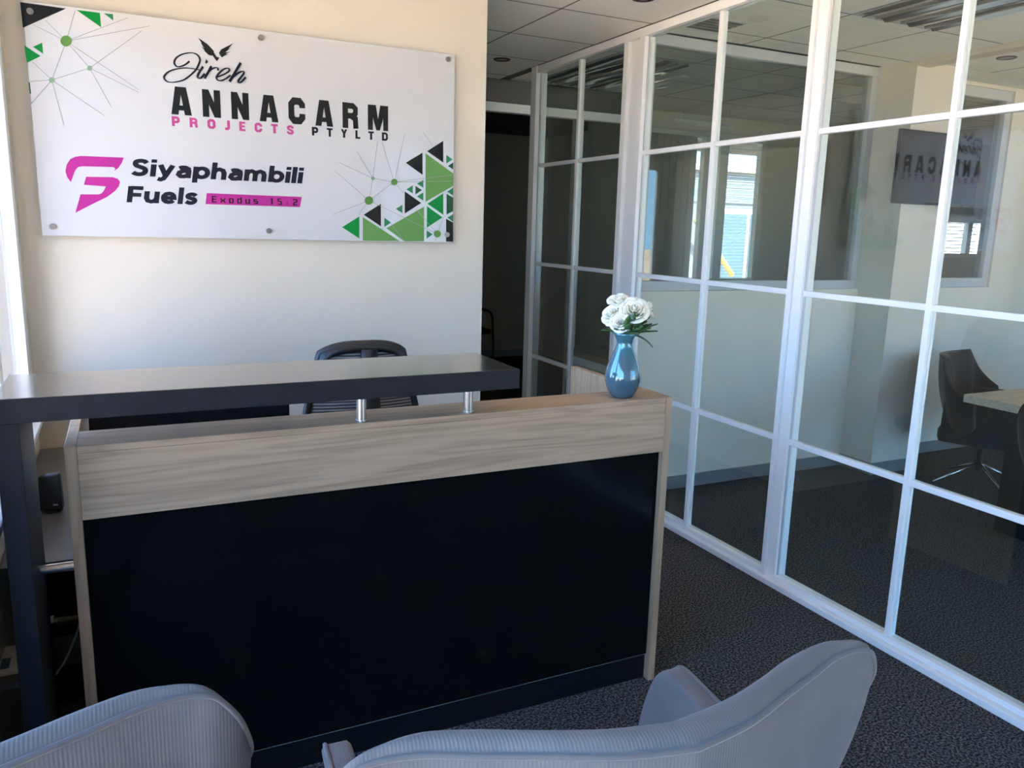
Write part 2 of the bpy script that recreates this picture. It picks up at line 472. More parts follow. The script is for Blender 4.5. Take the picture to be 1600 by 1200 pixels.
def window(name, label, axis, p0, p1, a0, a1, z0, z1, bars_a=(), bars_z=(), fw=0.05, mat='alu', gm='wglass', bw=0.04):
    """framed window; axis 'x' = pane lies in an x-plane between p0,p1, running along y a0..a1; axis 'y' likewise"""
    loc = (p0, a0, z0) if axis == 'x' else (a0, p0, z0)
    t = thing(name, label, None, loc, kind='structure')
    def bx(n, b0, b1, c0, c1, m, q0=p0, q1=p1, bev=0.002):
        if axis == 'x':
            return box(n, q0, q1, b0, b1, c0, c1, m, t, bevel=bev)
        return box(n, b0, b1, q0, q1, c0, c1, m, t, bevel=bev)
    bx('sill_rail', a0, a1, z0, z0 + fw, mat); bx('head_rail', a0, a1, z1 - fw, z1, mat)
    bx('jamb', a0, a0 + fw, z0 + fw, z1 - fw, mat); bx('jamb', a1 - fw, a1, z0 + fw, z1 - fw, mat)
    for (s, e) in bars_a:
        bx('mullion', s, e, z0 + fw, z1 - fw, mat)
    xs = [a0 + fw] + [v for b in bars_a for v in b] + [a1 - fw]
    pm = (p0 + p1) / 2
    for i in range(0, len(xs), 2):
        zs = [z0 + fw] + [v for b in bars_z for v in b] + [z1 - fw]
        for (s, e) in bars_z:
            bx('transom', xs[i], xs[i + 1], s, e, mat)
        for j in range(0, len(zs), 2):
            bx('pane', xs[i], xs[i + 1], zs[j], zs[j + 1], gm, pm - 0.003, pm + 0.003, bev=0)
    return t
window('window_1', 'white framed side window at the corner beside the sign wall', 'x', -0.40, -0.352, 2.051, 3.599, 0.921, 2.519, bars_a=((2.78, 2.84),), fw=0.07)
box('window_sill', -0.352, -0.30, 2.05, 3.60, 0.895, 0.92, 'alu', wl, bevel=0.003)
window('window_2', 'wide side window beside the waiting chairs', 'x', -1.07, -1.02, -2.399, 1.799, 0.251, 2.599, bars_a=((-1.0, -0.95), (0.40, 0.45)), fw=0.06)

window('added_window', 'unseen window added behind the viewer to light the meeting room', 'y', -2.68, -2.62, 3.001, 7.799, 0.201, 2.659, bars_a=((4.58, 4.63), (6.17, 6.22)), fw=0.06)  # unseen window, added and sized to brighten the meeting room
# meeting room end wall, pilaster and internal windows
struct(boxes('wall_meeting', [(2.778, 4.664, 4.015, 4.15, 0, 1.289), (5.031, 5.099, 4.015, 4.15, 0, ZC + .0065), (6.101, 8.0, 4.015, 4.15, 0, ZC + .0065),
     (5.0995, 6.1005, 4.015, 4.15, 0, 1.289), (5.0995, 6.1005, 4.015, 4.15, 2.7445, ZC + .0065)], 'wall2'), 'meeting room end wall')
sbox('wall_pilaster', 'cream pilaster in the meeting room', 4.665, 5.03, 3.745, 4.15, 0, ZC + .0065, 'wall')
window('window_3', 'grey framed internal window over the low meeting room wall', 'y', 4.03, 4.10, 2.779, 4.663, 1.29, ZC, fw=0.06, mat='alu2', gm='glass')
window('window_4', 'grey framed internal window right of the pilaster', 'y', 4.03, 4.10, 5.10, 6.10, 1.29, 2.744, fw=0.07, mat='alu2', gm='glass')
for i, (a, b, c, d) in enumerate(((2.778, 4.664, 4.002, 4.0149), (4.652, 4.6649, 3.732, 4.0015), (4.665, 5.03, 3.732, 3.7449), (5.031, 8.0, 4.002, 4.0149))):
    sbox(('baseboard_end', 'baseboard_pilaster_side', 'baseboard_pilaster', 'baseboard_far')[i], 'grey skirting board', a, b, c, d, 0, 0.085, 'skirt', bevel=0.002)
sbox('wall_right', 'far side wall of the meeting room', 8.0, 8.1, -2.7, 4.15, 0, ZC + .0065, 'wall2')

# back office beyond the meeting room
W6, W7 = (4.55, 6.02), (8.85, 10.0)
struct(boxes('wall_office', [(3.95, W6[0] - .001, 6.5, 6.62, 0, ZC + .0065), (W6[0] - .001, W6[1] + .001, 6.5, 6.62, 0, 1.149), (W6[0] - .001, W6[1] + .001, 6.5, 6.62, 2.601, ZC + .0065),
     (W6[1] + .001, W7[0] - .001, 6.5, 6.62, 0, ZC + .0065), (W7[0] - .001, W7[1] + .001, 6.5, 6.62, 0, 1.429), (W7[0] - .001, W7[1] + .001, 6.5, 6.62, 1.901, ZC + .0065), (W7[1] + .001, 11.0, 6.5, 6.62, 0, ZC + .0065)], 'wall2'), 'back office outer wall')
window('window_6', 'white framed outer window of the back office', 'y', 6.53, 6.60, W6[0], W6[1], 1.15, 2.60, bars_a=((5.04, 5.10), (5.249, 5.353), (5.45, 5.557)), fw=0.04)
window('window_7', 'small high louvred window of the back office', 'y', 6.53, 6.60, W7[0], W7[1], 1.43, 1.90, bars_a=((9.38, 9.46),), fw=0.05)
sbox('wall_office_side', 'back office side wall', 11.0, 11.1, 4.15, 6.62, 0, ZC + .0065, 'wall2')
sbox('wall_office_near', 'back office near wall', 8.1, 11.0, 4.05, 4.149, 0, ZC + .0065, 'wall2')

# dark store room behind the corridor
YP = 5.90
struct(boxes('wall_store', [(1.50, 2.30, YP, YP + .06, 0, 2.5995), (3.951, 4.05, YP, 6.499, 0, ZC + .0065),
     (1.40, 1.4999, YP, 9.3, 0, ZC + .0065), (4.95, 5.05, 6.621, 9.3, 0, ZC + .0065), (1.50, 4.9499, 9.25, 9.35, 0, ZC + .0065)], 'wall2'), 'store room walls')
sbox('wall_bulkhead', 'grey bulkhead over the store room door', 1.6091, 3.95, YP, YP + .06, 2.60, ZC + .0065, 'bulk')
sbox('baseboard_store', 'skirting board in the dark store room', 1.5, 4.949, 9.235, 9.2499, 0, 0.09, 'alu2')
t = thing('door_1', 'grey aluminium door frame to the dark store room', None, (2.301, YP - 0.02, 0), kind='structure')
box('head_rail', 2.301, 3.949, YP - .02, YP + .05, 2.53, 2.599, 'alu', t, bevel=.003)
box('jamb', 2.301, 2.36, YP - .02, YP + .05, 0, 2.5295, 'alu', t, bevel=.003)
box('jamb', 3.40, 3.47, YP - .02, YP + .05, 0, 2.5295, 'alu', t, bevel=.003)
box('jamb', 3.87, 3.949, YP - .02, YP + .05, 0, 2.5295, 'alu', t, bevel=.003)
box('bottom_rail', 3.471, 3.869, YP - .01, YP + .04, 0, 0.08, 'alu', t, bevel=.003)
box('pane', 3.471, 3.869, YP + .01, YP + .016, 0.08, 2.53, 'glass', t)

# ---------------------------------------------------------------- glass partition
part = thing('glass_partition', 'white framed glass partition with square glazing bars', 'partition', (XG, -2.5, 0))
ZB, ZL, ZM, ZU, ZT = 0.053, 0.708, 1.395, 2.0896, 2.7201
box('bottom_rail', XG - .04, XG + .06, -2.59, 5.30, 0.0, 0.030, 'alu', part, bevel=.003)
box('bottom_bead', XG - .012, XG + .042, -2.59, 5.30, 0.0301, ZB, 'alu', part, bevel=.002)
box('head_rail', XG - .02, XG + .05, -2.59, 5.30, ZT, ZC - 0.0005, 'alu', part, bevel=.002)
hb = 0.0125
def section(y0, y1, ym, skip_low=False):
    box('mullion', XG - .003, XG + .033, ym - hb, ym + hb, ZB, ZT, 'alu', part, bevel=.0015)
    for z in (ZL, ZM, ZU):
        if skip_low and z == ZL:
            box('glazing_bar', XG, XG + .03, ym + hb, y1, z - hb, z + hb, 'alu', part, bevel=.0015)
            continue
        box('glazing_bar', XG, XG + .03, y0, ym - hb, z - hb, z + hb, 'alu', part, bevel=.0015)
        box('glazing_bar', XG, XG + .03, ym + hb, y1, z - hb, z + hb, 'alu', part, bevel=.0015)
    zz = [ZB, ZL - hb, ZL + hb, ZM - hb, ZM + hb, ZU - hb, ZU + hb, ZT]
    for k, (a, b) in enumerate(((y0, ym - hb), (ym + hb, y1))):
        rows = [(zz[i], zz[i + 1]) for i in (0, 2, 4, 6)]
        if skip_low and k == 0:
            rows = [(ZB, ZM - hb)] + rows[2:]
        for (c, d) in rows:
            box('pane', XG + .012, XG + .018, a, b, c, d, 'glass', part)
    # slim dark glazing beads beside the posts
    box('bead', XG + .004, XG + .012, y0, y0 + .008, ZB, ZT, 'gasket', part)
    box('bead', XG + .004, XG + .012, y1 - .008, y1, ZB, ZT, 'alu2', part)
section(4.1617, 5.2502, 4.6958, True)
section(2.7202, 3.9514, 3.3339)
section(1.389, 2.6389, 2.014)
section(0.06, 1.3089, 0.684)
section(-1.27, -0.0201, -0.645)
def post(y0, y1):
    box('post', XG - .005, XG + .06, y0, y1, 0.0305, ZT, 'alu', part, bevel=.002)
    box('post_fin', XG - .022, XG - .0051, y1 - .026, y1, 0.0305, ZT, 'alu', part, bevel=.002)
    box('post_fin', XG - .010, XG - .0051, y0, y0 + .012, 0.0305, ZT, 'alu', part, bevel=.001)
post(2.6389, 2.7202); post(1.3089, 1.389); post(-0.0201, 0.06); post(-1.35, -1.27)
box('post', XG - .02, XG + .05, 3.9514, 4.0, 0.0305, ZT, 'alu', part, bevel=.002)
box('infill_panel', XG + .002, XG + .05, 4.0, 4.115, 0.0305, ZT, 'alu', part)
box('post', XG - .02, XG + .05, 4.115, 4.1617, 0.0305, ZT, 'alu', part, bevel=.002)
box('post', XG - .03, XG + .06, 5.2502, 5.33, 0.0, ZC - .0005, 'alu', part, bevel=.004, seg=2)
lk = box('lock_case', XG - .012, XG - .0031, 4.685, 4.708, 0.50, 0.68, 'alu2', part, bevel=.002)
box('keyhole', XG - .014, XG - .0121, 4.693, 4.700, 0.53, 0.64, 'gasket', lk)

# ---------------------------------------------------------------- outdoors
struct(box('floor_outdoors', -60, 60, -60, 60, -0.4, -0.2, 'paving'), 'sunlit paving outside')
# ================================================================ THINGS
# neighbouring building seen through the back office windows
nb = thing('neighbour_building', 'white clad building with glass door seen through the far office window', 'building', (12, 14, -0.2))
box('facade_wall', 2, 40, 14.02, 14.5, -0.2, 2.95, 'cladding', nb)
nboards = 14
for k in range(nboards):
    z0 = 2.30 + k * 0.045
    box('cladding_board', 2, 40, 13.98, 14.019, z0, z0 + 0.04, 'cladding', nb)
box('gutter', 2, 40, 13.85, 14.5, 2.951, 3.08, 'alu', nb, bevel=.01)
dr = box('door_frame', 11.4, 13.7, 13.95, 14.018, -0.2, 2.18, 'alu2', nb)
for a, b in ((11.5, 12.5), (12.6, 13.6)):
    box('door_pane', a, b, 13.93, 13.949, 0.0, 2.06, 'bluep', dr)
tube('brace', [(10.9, 13.7, 1.9), (12.0, 13.7, 0.75)], 0.06, 'brace', nb)
tube('brace', [(13.3, 13.7, 1.6), (12.4, 13.7, 0.6)], 0.05, 'brace', nb)
boxes('window_louvre', [(16.0, 20.5, 13.9, 13.975, 0.9 + 0.09 * k, 0.96 + 0.09 * k) for k in range(14)], 'alu', nb)

# venetian blinds at the office window: slats a few pixels each
vb = thing('venetian_blind', 'thin white venetian blind across the far office window', 'blind', (5.55, 6.50, 1.18))
boxes('headrail', [(5.115, 6.0, 6.478, 6.499, 2.575, 2.61)], 'alu', vb)
sl = boxes('slats', [(5.12, 5.995, 6.480, 6.497, 1.17 + 0.032 * k, 1.1716 + 0.032 * k) for k in range(44)], 'curtain', vb)
sl['kind'] = 'stuff'
vv = thing('vertical_blind', 'pale vertical fabric blind drawn aside in the back office', 'blind', (4.55, 6.46, 0.9))
box('headrail', 4.50, 5.09, 6.44, 6.48, 2.56, 2.60, 'alu', vv)
for k in range(7):
    x = 4.53 + 0.08 * k
    mk('slat', [(x, 6.445, 0.95), (x + 0.092, 6.465, 0.95), (x + 0.092, 6.465, 2.56), (x, 6.445, 2.56)], [(0, 1, 2, 3)], 'curtain', vv, solid=0.003)

# ---------------------------------------------------------------- sign
SX, SY, SZ = -0.2754, 3.627, 1.5705
SIGN_W, SIGN_H = 1.7123, 0.8525
JIREH = [([(0.5664,0.7015),(0.5534,0.6895),(0.5384,0.6805),(0.5224,0.6755),(0.5124,0.6805),(0.5094,0.6935),(0.5194,0.7105),(0.5444,0.7265),(0.5774,0.7345),(0.5974,0.7285),(0.6064,0.7125),(0.6004,0.6925),(0.5854,0.6665),(0.5474,0.6315),(0.5144,0.6175),(0.4854,0.6135),(0.4704,0.6225),(0.4694,0.6345),(0.4874,0.6535),(0.5204,0.6675),(0.5604,0.6745),(0.6034,0.6715)],0.005),([(0.6164,0.6865),(0.5954,0.6515),(0.5964,0.6395),(0.6074,0.6425),(0.6224,0.6595)],0.0058),([(0.6484,0.6915),(0.6364,0.6685),(0.6204,0.6405)],0.0058),([(0.6284,0.6585),(0.6454,0.6765),(0.6624,0.6865),(0.6744,0.6855),(0.6724,0.6765)],0.005),([(0.6704,0.6515),(0.6984,0.6655),(0.7184,0.6815),(0.7114,0.6895),(0.6924,0.6815),(0.6704,0.6585),(0.6664,0.6435),(0.6794,0.6375),(0.7004,0.6465),(0.7214,0.6635)],0.0054),([(0.7634,0.7165),(0.7404,0.6775),(0.7164,0.6375)],0.0066),([(0.7224,0.6495),(0.7484,0.6725),(0.7694,0.6835),(0.7744,0.6765),(0.7524,0.6465),(0.7524,0.6365),(0.7634,0.6415),(0.7814,0.6615)],0.0056)]
JDOT = [[(0.6294,0.7155),(0.6374,0.7065),(0.6294,0.6975),(0.6244,0.7015)]]
WINGS = [[(0.6024,0.7955),(0.6374,0.7745),(0.6604,0.7515),(0.6614,0.7355),(0.6494,0.7315),(0.6354,0.7455),(0.6184,0.7715)],[(0.6104,0.7785),(0.6294,0.7645),(0.6504,0.7475),(0.6494,0.7315),(0.6404,0.7335)],[(0.6134,0.7635),(0.6304,0.7545),(0.6504,0.7395),(0.6464,0.7325),(0.6334,0.7395)],[(0.6214,0.7495),(0.6354,0.7455),(0.6494,0.7315),(0.6394,0.7335)],[(0.6584,0.7485),(0.6704,0.7295),(0.6814,0.7275),(0.6714,0.7125),(0.6644,0.7195),(0.6544,0.7345)],[(0.7384,0.7905),(0.7214,0.7705),(0.7024,0.7495),(0.6834,0.7375),(0.6804,0.7465),(0.6894,0.7605),(0.7144,0.7755)],[(0.7304,0.7735),(0.7134,0.7585),(0.7004,0.7455),(0.6874,0.7385),(0.6954,0.7525)],[(0.7254,0.7555),(0.7114,0.7475),(0.6964,0.7375),(0.6884,0.7385),(0.7024,0.7495)],[(0.7184,0.7445),(0.7034,0.7385),(0.6914,0.7295),(0.6834,0.7375),(0.6964,0.7435)]]
FLOGO = [[(0.1534,0.3085),(0.3044,0.3115),(0.2954,0.2895),(0.2824,0.2705),(0.2674,0.2575),(0.2714,0.2675),(0.2654,0.2725),(0.1564,0.2695),(0.1424,0.2665),(0.1344,0.2585),(0.1274,0.2465),(0.1124,0.2075),(0.1014,0.2245),(0.0964,0.2475),(0.1024,0.2725),(0.1164,0.2945),(0.1344,0.3045)],[(0.1664,0.2305),(0.2604,0.2335),(0.2774,0.2285),(0.2854,0.2165),(0.2794,0.1985),(0.2644,0.1795),(0.2354,0.1565),(0.1794,0.1255),(0.1194,0.0905),(0.1424,0.1625),(0.2054,0.1645),(0.2164,0.1695),(0.2254,0.1805),(0.2334,0.1965),(0.1564,0.1995)]]
BANNER = [[(0.6084,0.1865),(0.9994,0.1865),(0.9904,0.1425),(0.6014,0.1415)]]
DARK = [[(-0.0066,0.8455),(0.1414,0.8425),(-0.0046,0.7565)],[(1.5784,0.4165),(1.6584,0.4685),(1.6594,0.3695)],[(1.4754,0.3585),(1.5564,0.4085),(1.5574,0.3085)],[(1.4704,0.2305),(1.5514,0.1805),(1.4704,0.1295)],[(1.2754,0.1185),(1.3564,0.1695),(1.3564,0.0685)],[(1.6764,0.1125),(1.7124,0.0945),(1.7134,0.0045),(1.6774,0.0045)]]
MIDDARK = [[(1.6774,0.2275),(1.7114,0.2105),(1.7114,0.1485),(1.6784,0.1315)],[(1.6824,0.3555),(1.7094,0.3735),(1.7094,0.3415)],[(1.5224,0.2575),(1.5544,0.2395),(1.5224,0.2185)],[(-0.0016,0.5665),(0.0024,0.5645),(0.0034,0.5245),(-0.0006,0.5255)]]
GREEN = [[(0.1754,0.8425),(0.2544,0.8425),(0.2554,0.7905)],[(-0.0046,0.6955),(0.0454,0.6635),(-0.0016,0.6345)],[(0.0224,0.6935),(0.0534,0.7115),(0.0544,0.6725)],[(1.1754,0.0605),(1.2554,0.1105),(1.2544,0.0115)],[(1.5814,0.1785),(1.6604,0.2295),(1.6624,0.1295)],[(1.5794,0.1675),(1.6584,0.1175),(1.5794,0.0675)]]
TEAL = [[(0.2684,0.8425),(0.2994,0.8435),(0.2994,0.8205)],[(1.6744,0.4055),(1.7064,0.3865),(1.6744,0.3665)],[(1.5294,0.2675),(1.5614,0.2865),(1.5614,0.2505)],[(1.4784,0.2395),(1.5094,0.2595),(1.5094,0.2225)],[(1.5294,0.2095),(1.5614,0.2295),(1.5614,0.1915)],[(1.4274,0.1495),(1.4594,0.1695),(1.4594,0.1315)],[(1.3724,0.1085),(1.4044,0.0865),(1.3724,0.0665)],[(1.5784,0.0555),(1.6094,0.0375),(1.5784,0.0165)],[(1.6804,0.2375),(1.7104,0.2575),(1.7104,0.2215)],[(1.6824,0.1175),(1.7124,0.1345),(1.7124,0.0985)]]
OLIVE = [[(1.5714,0.4065),(1.7114,0.3225),(1.7114,0.2665),(1.5724,0.1865)],[(1.2714,0.1075),(1.4464,0.0035),(1.2704,0.0025)],[(1.3814,0.0605),(1.5654,0.1645),(1.5664,0.0045),(1.4684,0.0025)]]
DOTS = [[(0.1524,0.7295),(0.1504,0.7215),(0.1454,0.7145),(0.1394,0.7095),(0.1324,0.7065),(0.1254,0.7075),(0.1194,0.7115),(0.1154,0.7175),(0.1144,0.7245),(0.1164,0.7325),(0.1214,0.7395),(0.1274,0.7445),(0.1344,0.7465),(0.1414,0.7465),(0.1474,0.7425),(0.1514,0.7365)],[(1.3194,0.1835),(1.3184,0.1765),(1.3134,0.1695),(1.3074,0.1655),(1.2994,0.1635),(1.2924,0.1645),(1.2854,0.1685),(1.2814,0.1745),(1.2804,0.1815),(1.2814,0.1895),(1.2864,0.1955),(1.2924,0.1995),(1.3004,0.2015),(1.3074,0.2005),(1.3144,0.1965),(1.3184,0.1905)],[(1.4354,0.2705),(1.4344,0.2645),(1.4304,0.2595),(1.4254,0.2565),(1.4194,0.2545),(1.4134,0.2555),(1.4084,0.2585),(1.4054,0.2635),(1.4044,0.2685),(1.4054,0.2745),(1.4084,0.2795),(1.4134,0.2825),(1.4194,0.2835),(1.4254,0.2835),(1.4304,0.2805),(1.4344,0.2755)],[(1.6504,0.0405),(1.6494,0.0335),(1.6454,0.0285),(1.6394,0.0245),(1.6324,0.0225),(1.6254,0.0235),(1.6194,0.0275),(1.6154,0.0335),(1.6134,0.0395),(1.6144,0.0465),(1.6184,0.0515),(1.6244,0.0555),(1.6314,0.0565),(1.6384,0.0555),(1.6454,0.0525),(1.6494,0.0465)]]
PALEDOTS = [[(0.2144,0.6375),(0.2134,0.6345),(0.2114,0.6315),(0.2084,0.6285),(0.2054,0.6275),(0.2024,0.6285),(0.1994,0.6295),(0.1974,0.6325),(0.1974,0.6365),(0.1984,0.6395),(0.2004,0.6435),(0.2034,0.6455),(0.2064,0.6465),(0.2104,0.6465),(0.2124,0.6445),(0.2144,0.6415)],[(0.0844,0.5825),(0.0834,0.5785),(0.0814,0.5745),(0.0784,0.5725),(0.0744,0.5715),(0.0714,0.5715),(0.0684,0.5735),(0.0664,0.5765),(0.0664,0.5805),(0.0674,0.5845),(0.0694,0.5875),(0.0724,0.5905),(0.0764,0.5915),(0.0794,0.5915),(0.0824,0.5895),(0.0844,0.5865)],[(1.3274,0.2815),(1.3274,0.2785),(1.3254,0.2755),(1.3224,0.2735),(1.3194,0.2735),(1.3154,0.2735),(1.3134,0.2755),(1.3114,0.2775),(1.3104,0.2805),(1.3114,0.2835),(1.3134,0.2865),(1.3164,0.2885),(1.3194,0.2895),(1.3224,0.2885),(1.3254,0.2875),(1.3274,0.2845)]]
LINES = [[(0.1334,0.7265),(0.0294,0.7715)],[(0.1334,0.7265),(0.0704,0.7925)],[(0.1334,0.7265),(0.1714,0.8395)],[(0.1334,0.7265),(0.3514,0.8375)],[(0.1334,0.7265),(0.4254,0.8165)],[(0.1334,0.7265),(0.2064,0.6375)],[(0.1334,0.7265),(0.3734,0.5745)],[(0.1334,0.7265),(0.0754,0.5815)],[(0.2064,0.6375),(0.3974,0.7955)],[(0.2064,0.6375),(0.0754,0.5815)],[(0.2064,0.6375),(0.3724,0.5645)],[(0.2064,0.6375),(0.2724,0.4995)],[(0.0754,0.5815),(0.0154,0.6415)],[(0.0754,0.5815),(0.0024,0.5685)],[(0.0754,0.5815),(-0.0006,0.4865)],[(0.0754,0.5815),(0.1044,0.4175)],[(0.0754,0.5815),(0.2464,0.4655)],[(1.3004,0.1825),(1.4194,0.2695)],[(1.3004,0.1825),(1.1474,0.3045)],[(1.3004,0.1825),(1.3194,0.2815)],[(1.3004,0.1825),(1.1344,0.1145)],[(1.3004,0.1825),(1.2504,0.1155)],[(1.3004,0.1825),(1.6324,0.0395)],[(1.3194,0.2815),(1.4194,0.2695)],[(1.3194,0.2815),(1.1654,0.3425)],[(1.3194,0.2815),(1.2484,0.3925)],[(1.3194,0.2815),(1.3424,0.4445)],[(1.4194,0.2695),(1.3634,0.4415)],[(1.4194,0.2695),(1.4704,0.4845)],[(1.4194,0.2695),(1.7064,0.3155)],[(1.4194,0.2695),(1.7064,0.2875)],[(1.4194,0.2695),(1.4654,0.2215)],[(1.6324,0.0395),(1.5254,0.1515)],[(1.6324,0.0395),(1.6624,0.1185)],[(1.6034,0.4465),(1.5584,0.4975)],[(1.4024,0.0815),(1.4654,0.0065)],[(1.6324,0.0395),(1.6194,0.0055)]]

sg = thing('sign_board', 'white acrylic company sign with green triangles and black and pink lettering', 'sign', (SX + SIGN_W / 2, 3.64, SZ))
box('panel', SX, SX + SIGN_W, SY, SY + 0.009, SZ, SZ + SIGN_H, 'acrylic', sg, bevel=0.0015)
LAYER = [0]
def polys(name, lst, mat, y=None, label=None):
    v, f = [], []
    yy = SY - (0.0006 if y is None else y)
    for p in lst:
        k = len(v); n = len(p)
        v += [(SX + a, yy - 2e-5 * len(f), SZ + b) for a, b in p]
        f.append(tuple(range(k, k + n)))
    o = mk(name, v, f, mat, sg, recalc=False)
    bm = bmesh.new(); bm.from_mesh(o.data)
    bmesh.ops.triangulate(bm, faces=bm.faces, ngon_method='EAR_CLIP')
    for fc in bm.faces:
        fc.normal_update()
        if fc.normal.y > 0: fc.normal_flip()
    bm.to_mesh(o.data); bm.free()
    if label: o['label'] = label
    return o
def ribbon(pts, w, cap=False):
    """quads along a polyline (2D) with mitred joins"""
    P = [Vector(p) for p in pts]
    closed = (P[0] - P[-1]).length < 1e-6
    if closed: P = P[:-1]
    N = len(P); L, R = [], []
    for i in range(N):
        a = P[i - 1] if (i or closed) else None
        b = P[(i + 1) % N] if (i < N - 1 or closed) else None
        d1 = (P[i] - a).normalized() if a is not None else None
        d2 = (b - P[i]).normalized() if b is not None else None
        d1 = d1 or d2; d2 = d2 or d1
        n1 = Vector((-d1.y, d1.x)); n2 = Vector((-d2.y, d2.x))
        m = (n1 + n2)
        m = m.normalized() if m.length > 1e-6 else n1
        s = min(1.8, 1 / max(0.3, m.dot(n1)))
        L.append(P[i] + m * w / 2 * s); R.append(P[i] - m * w / 2 * s)
    q = []
    for i in range(N if closed else N - 1):
        j = (i + 1) % N
        q.append([tuple(L[i]), tuple(R[i]), tuple(R[j]), tuple(L[j])])
    return q
def sm2(pts, k=5):
    return [(p.x, p.y) for p in smooth_path([(a, b, 0) for a, b in pts], k)]
def ring(cx, cy, rx, ry, n=20):
    return [(cx + rx * math.cos(2 * math.pi * i / n), cy + ry * math.sin(2 * math.pi * i / n)) for i in range(n)] + [(cx + rx, cy)]
# rounded bold lower case: (advance, [(points, smooth?)])
G = {
 'S': (.70, [([(.60, .78), (.50, .88), (.34, .905), (.18, .85), (.14, .72), (.20, .60), (.36, .53), (.52, .45), (.575, .30), (.50, .15), (.34, .095), (.19, .12), (.07, .20)], 1)]),
 'i': (.20, [([(.1, 0), (.1, .73)], 0), ([(.1, .83), (.1, 1.03)], 0)]),
 'y': (.68, [([(.08, .73), (.35, .06)], 0), ([(.60, .73), (.34, .08), (.26, -.10), (.15, -.16), (.02, -.12)], 0)]),
 'a': (.62, [([(.10, .58), (.22, .64), (.36, .64), (.49, .56), (.52, .42), (.52, 0)], 0), ([(.52, .42), (.30, .42), (.14, .34), (.10, .20), (.20, .09), (.34, .09), (.46, .16), (.52, .26)], 0)]),
 'p': (.70, [([(.1, -.26), (.1, .73)], 0), (ring(.37, .365, .25, .275), 0)]),
 'h': (.66, [([(.1, 0), (.1, 1.05)], 0), ([(.1, .40), (.17, .57), (.33, .64), (.48, .58), (.55, .42), (.55, 0)], 0)]),
 'm': (1.02, [([(.1, 0), (.1, .73)], 0), ([(.1, .40), (.16, .57), (.30, .64), (.44, .57), (.49, .42), (.49, 0)], 0), ([(.49, .40), (.55, .57), (.70, .64), (.84, .57), (.90, .42), (.90, 0)], 0)]),
 'b': (.70, [([(.1, 0), (.1, 1.05)], 0), (ring(.37, .365, .25, .275), 0)]),
 'l': (.20, [([(.1, 0), (.1, 1.05)], 0)]),
 'F': (.62, [([(.1, 0), (.1, 1)], 0), ([(.1, .9), (.64, .9)], 0), ([(.1, .48), (.58, .48)], 0)]),
 'u': (.64, [([(.1, .73), (.1, .30), (.17, .14), (.32, .09), (.46, .15), (.54, .32)], 0), ([(.54, .73), (.54, 0)], 0)]),
 'e': (.66, [([(.10, .36), (.56, .36), (.53, .52), (.44, .61), (.33, .64), (.20, .60), (.11, .48), (.10, .36), (.13, .22), (.22, .12), (.34, .09), (.46, .12), (.55, .20)], 0)]),
 's': (.54, [([(.48, .55), (.38, .63), (.24, .64), (.13, .57), (.13, .46), (.25, .39), (.40, .34), (.45, .22), (.36, .11), (.22, .09), (.05, .17)], 1)]),
 'E': (.6, [([(.55, .95), (.08, .95), (.08, .05), (.55, .05)], 0), ([(.08, .5), (.5, .5)], 0)]),
 'x': (.62, [([(.02, .7), (.20, .46), (.20, .24), (.02, 0)], 0), ([(.60, .7), (.42, .46), (.42, .24), (.60, 0)], 0), ([(.2, .35), (.42, .35)], 0)]),
 'o': (.6, [([(.1, .05), (.5, .05), (.5, .68), (.1, .68), (.1, .05)], 0)]),
 'd': (.6, [([(.5, 1), (.5, .05), (.1, .05), (.1, .68), (.5, .68)], 0)]),
 'u2': (.6, [([(.1, .73), (.1, .05), (.5, .05), (.5, .73)], 0)]),
 's2': (.6, [([(.5, .68), (.1, .68), (.1, .38), (.5, .38), (.5, .05), (.08, .05)], 0)]),
 '1': (.6, [([(.15, .95), (.32, .95), (.32, 0)], 0)]),
 '5': (.6, [([(.52, .95), (.12, .95), (.12, .55), (.5, .55), (.52, .3), (.5, .05), (.08, .05)], 0)]),
 ':': (.6, [([(.3, .12), (.3, .26)], 0), ([(.3, .52), (.3, .66)], 0)]),
 '2': (.6, [([(.1, .8), (.12, .95), (.5, .95), (.5, .55), (.12, .4), (.1, .05), (.55, .05)], 0)]),
 ' ': (.6, []),
}
def word(chars, x0, x1, z0, cap, sw, gap, shear, name, mat, yo=None):
    tot = sum(G[c][0] for c in chars) + gap * (len(chars) - 1)
    sx = (x1 - x0) / tot
    pos = 0.0
    for c in chars:
        q = []
        for pts, smo in G[c][1]:
            pl = sm2(pts, 4) if smo else pts
            for quad in ribbon(pl, sw):
                q.append([(x0 + (pos + a) * sx + shear * b * cap, z0 + b * cap) for a, b in quad])
        pos += G[c][0] + gap
        if q: polys(name, q, mat, y=yo)
OX, OZ = SX, SZ
word('Siyaphambili', .050 - OX, .725 - OX, 1.8140 - OZ, .0655, .235, .10, .16, 'letter', 'inkn')
word('Fuels', .030 - OX, .290 - OX, 1.7085 - OZ, .064, .235, .10, .16, 'letter', 'inkn')
polys('banner', BANNER, 'pink', label='magenta slanted banner')
word(['E', 'x', 'o', 'd', 'u2', 's2', ' ', '1', '5', ':', '2'], .352 - OX, .705 - OX, 1.7205 - OZ, .0250, .17, .40, .0, 'banner_letter', 'ink', 0.0012)
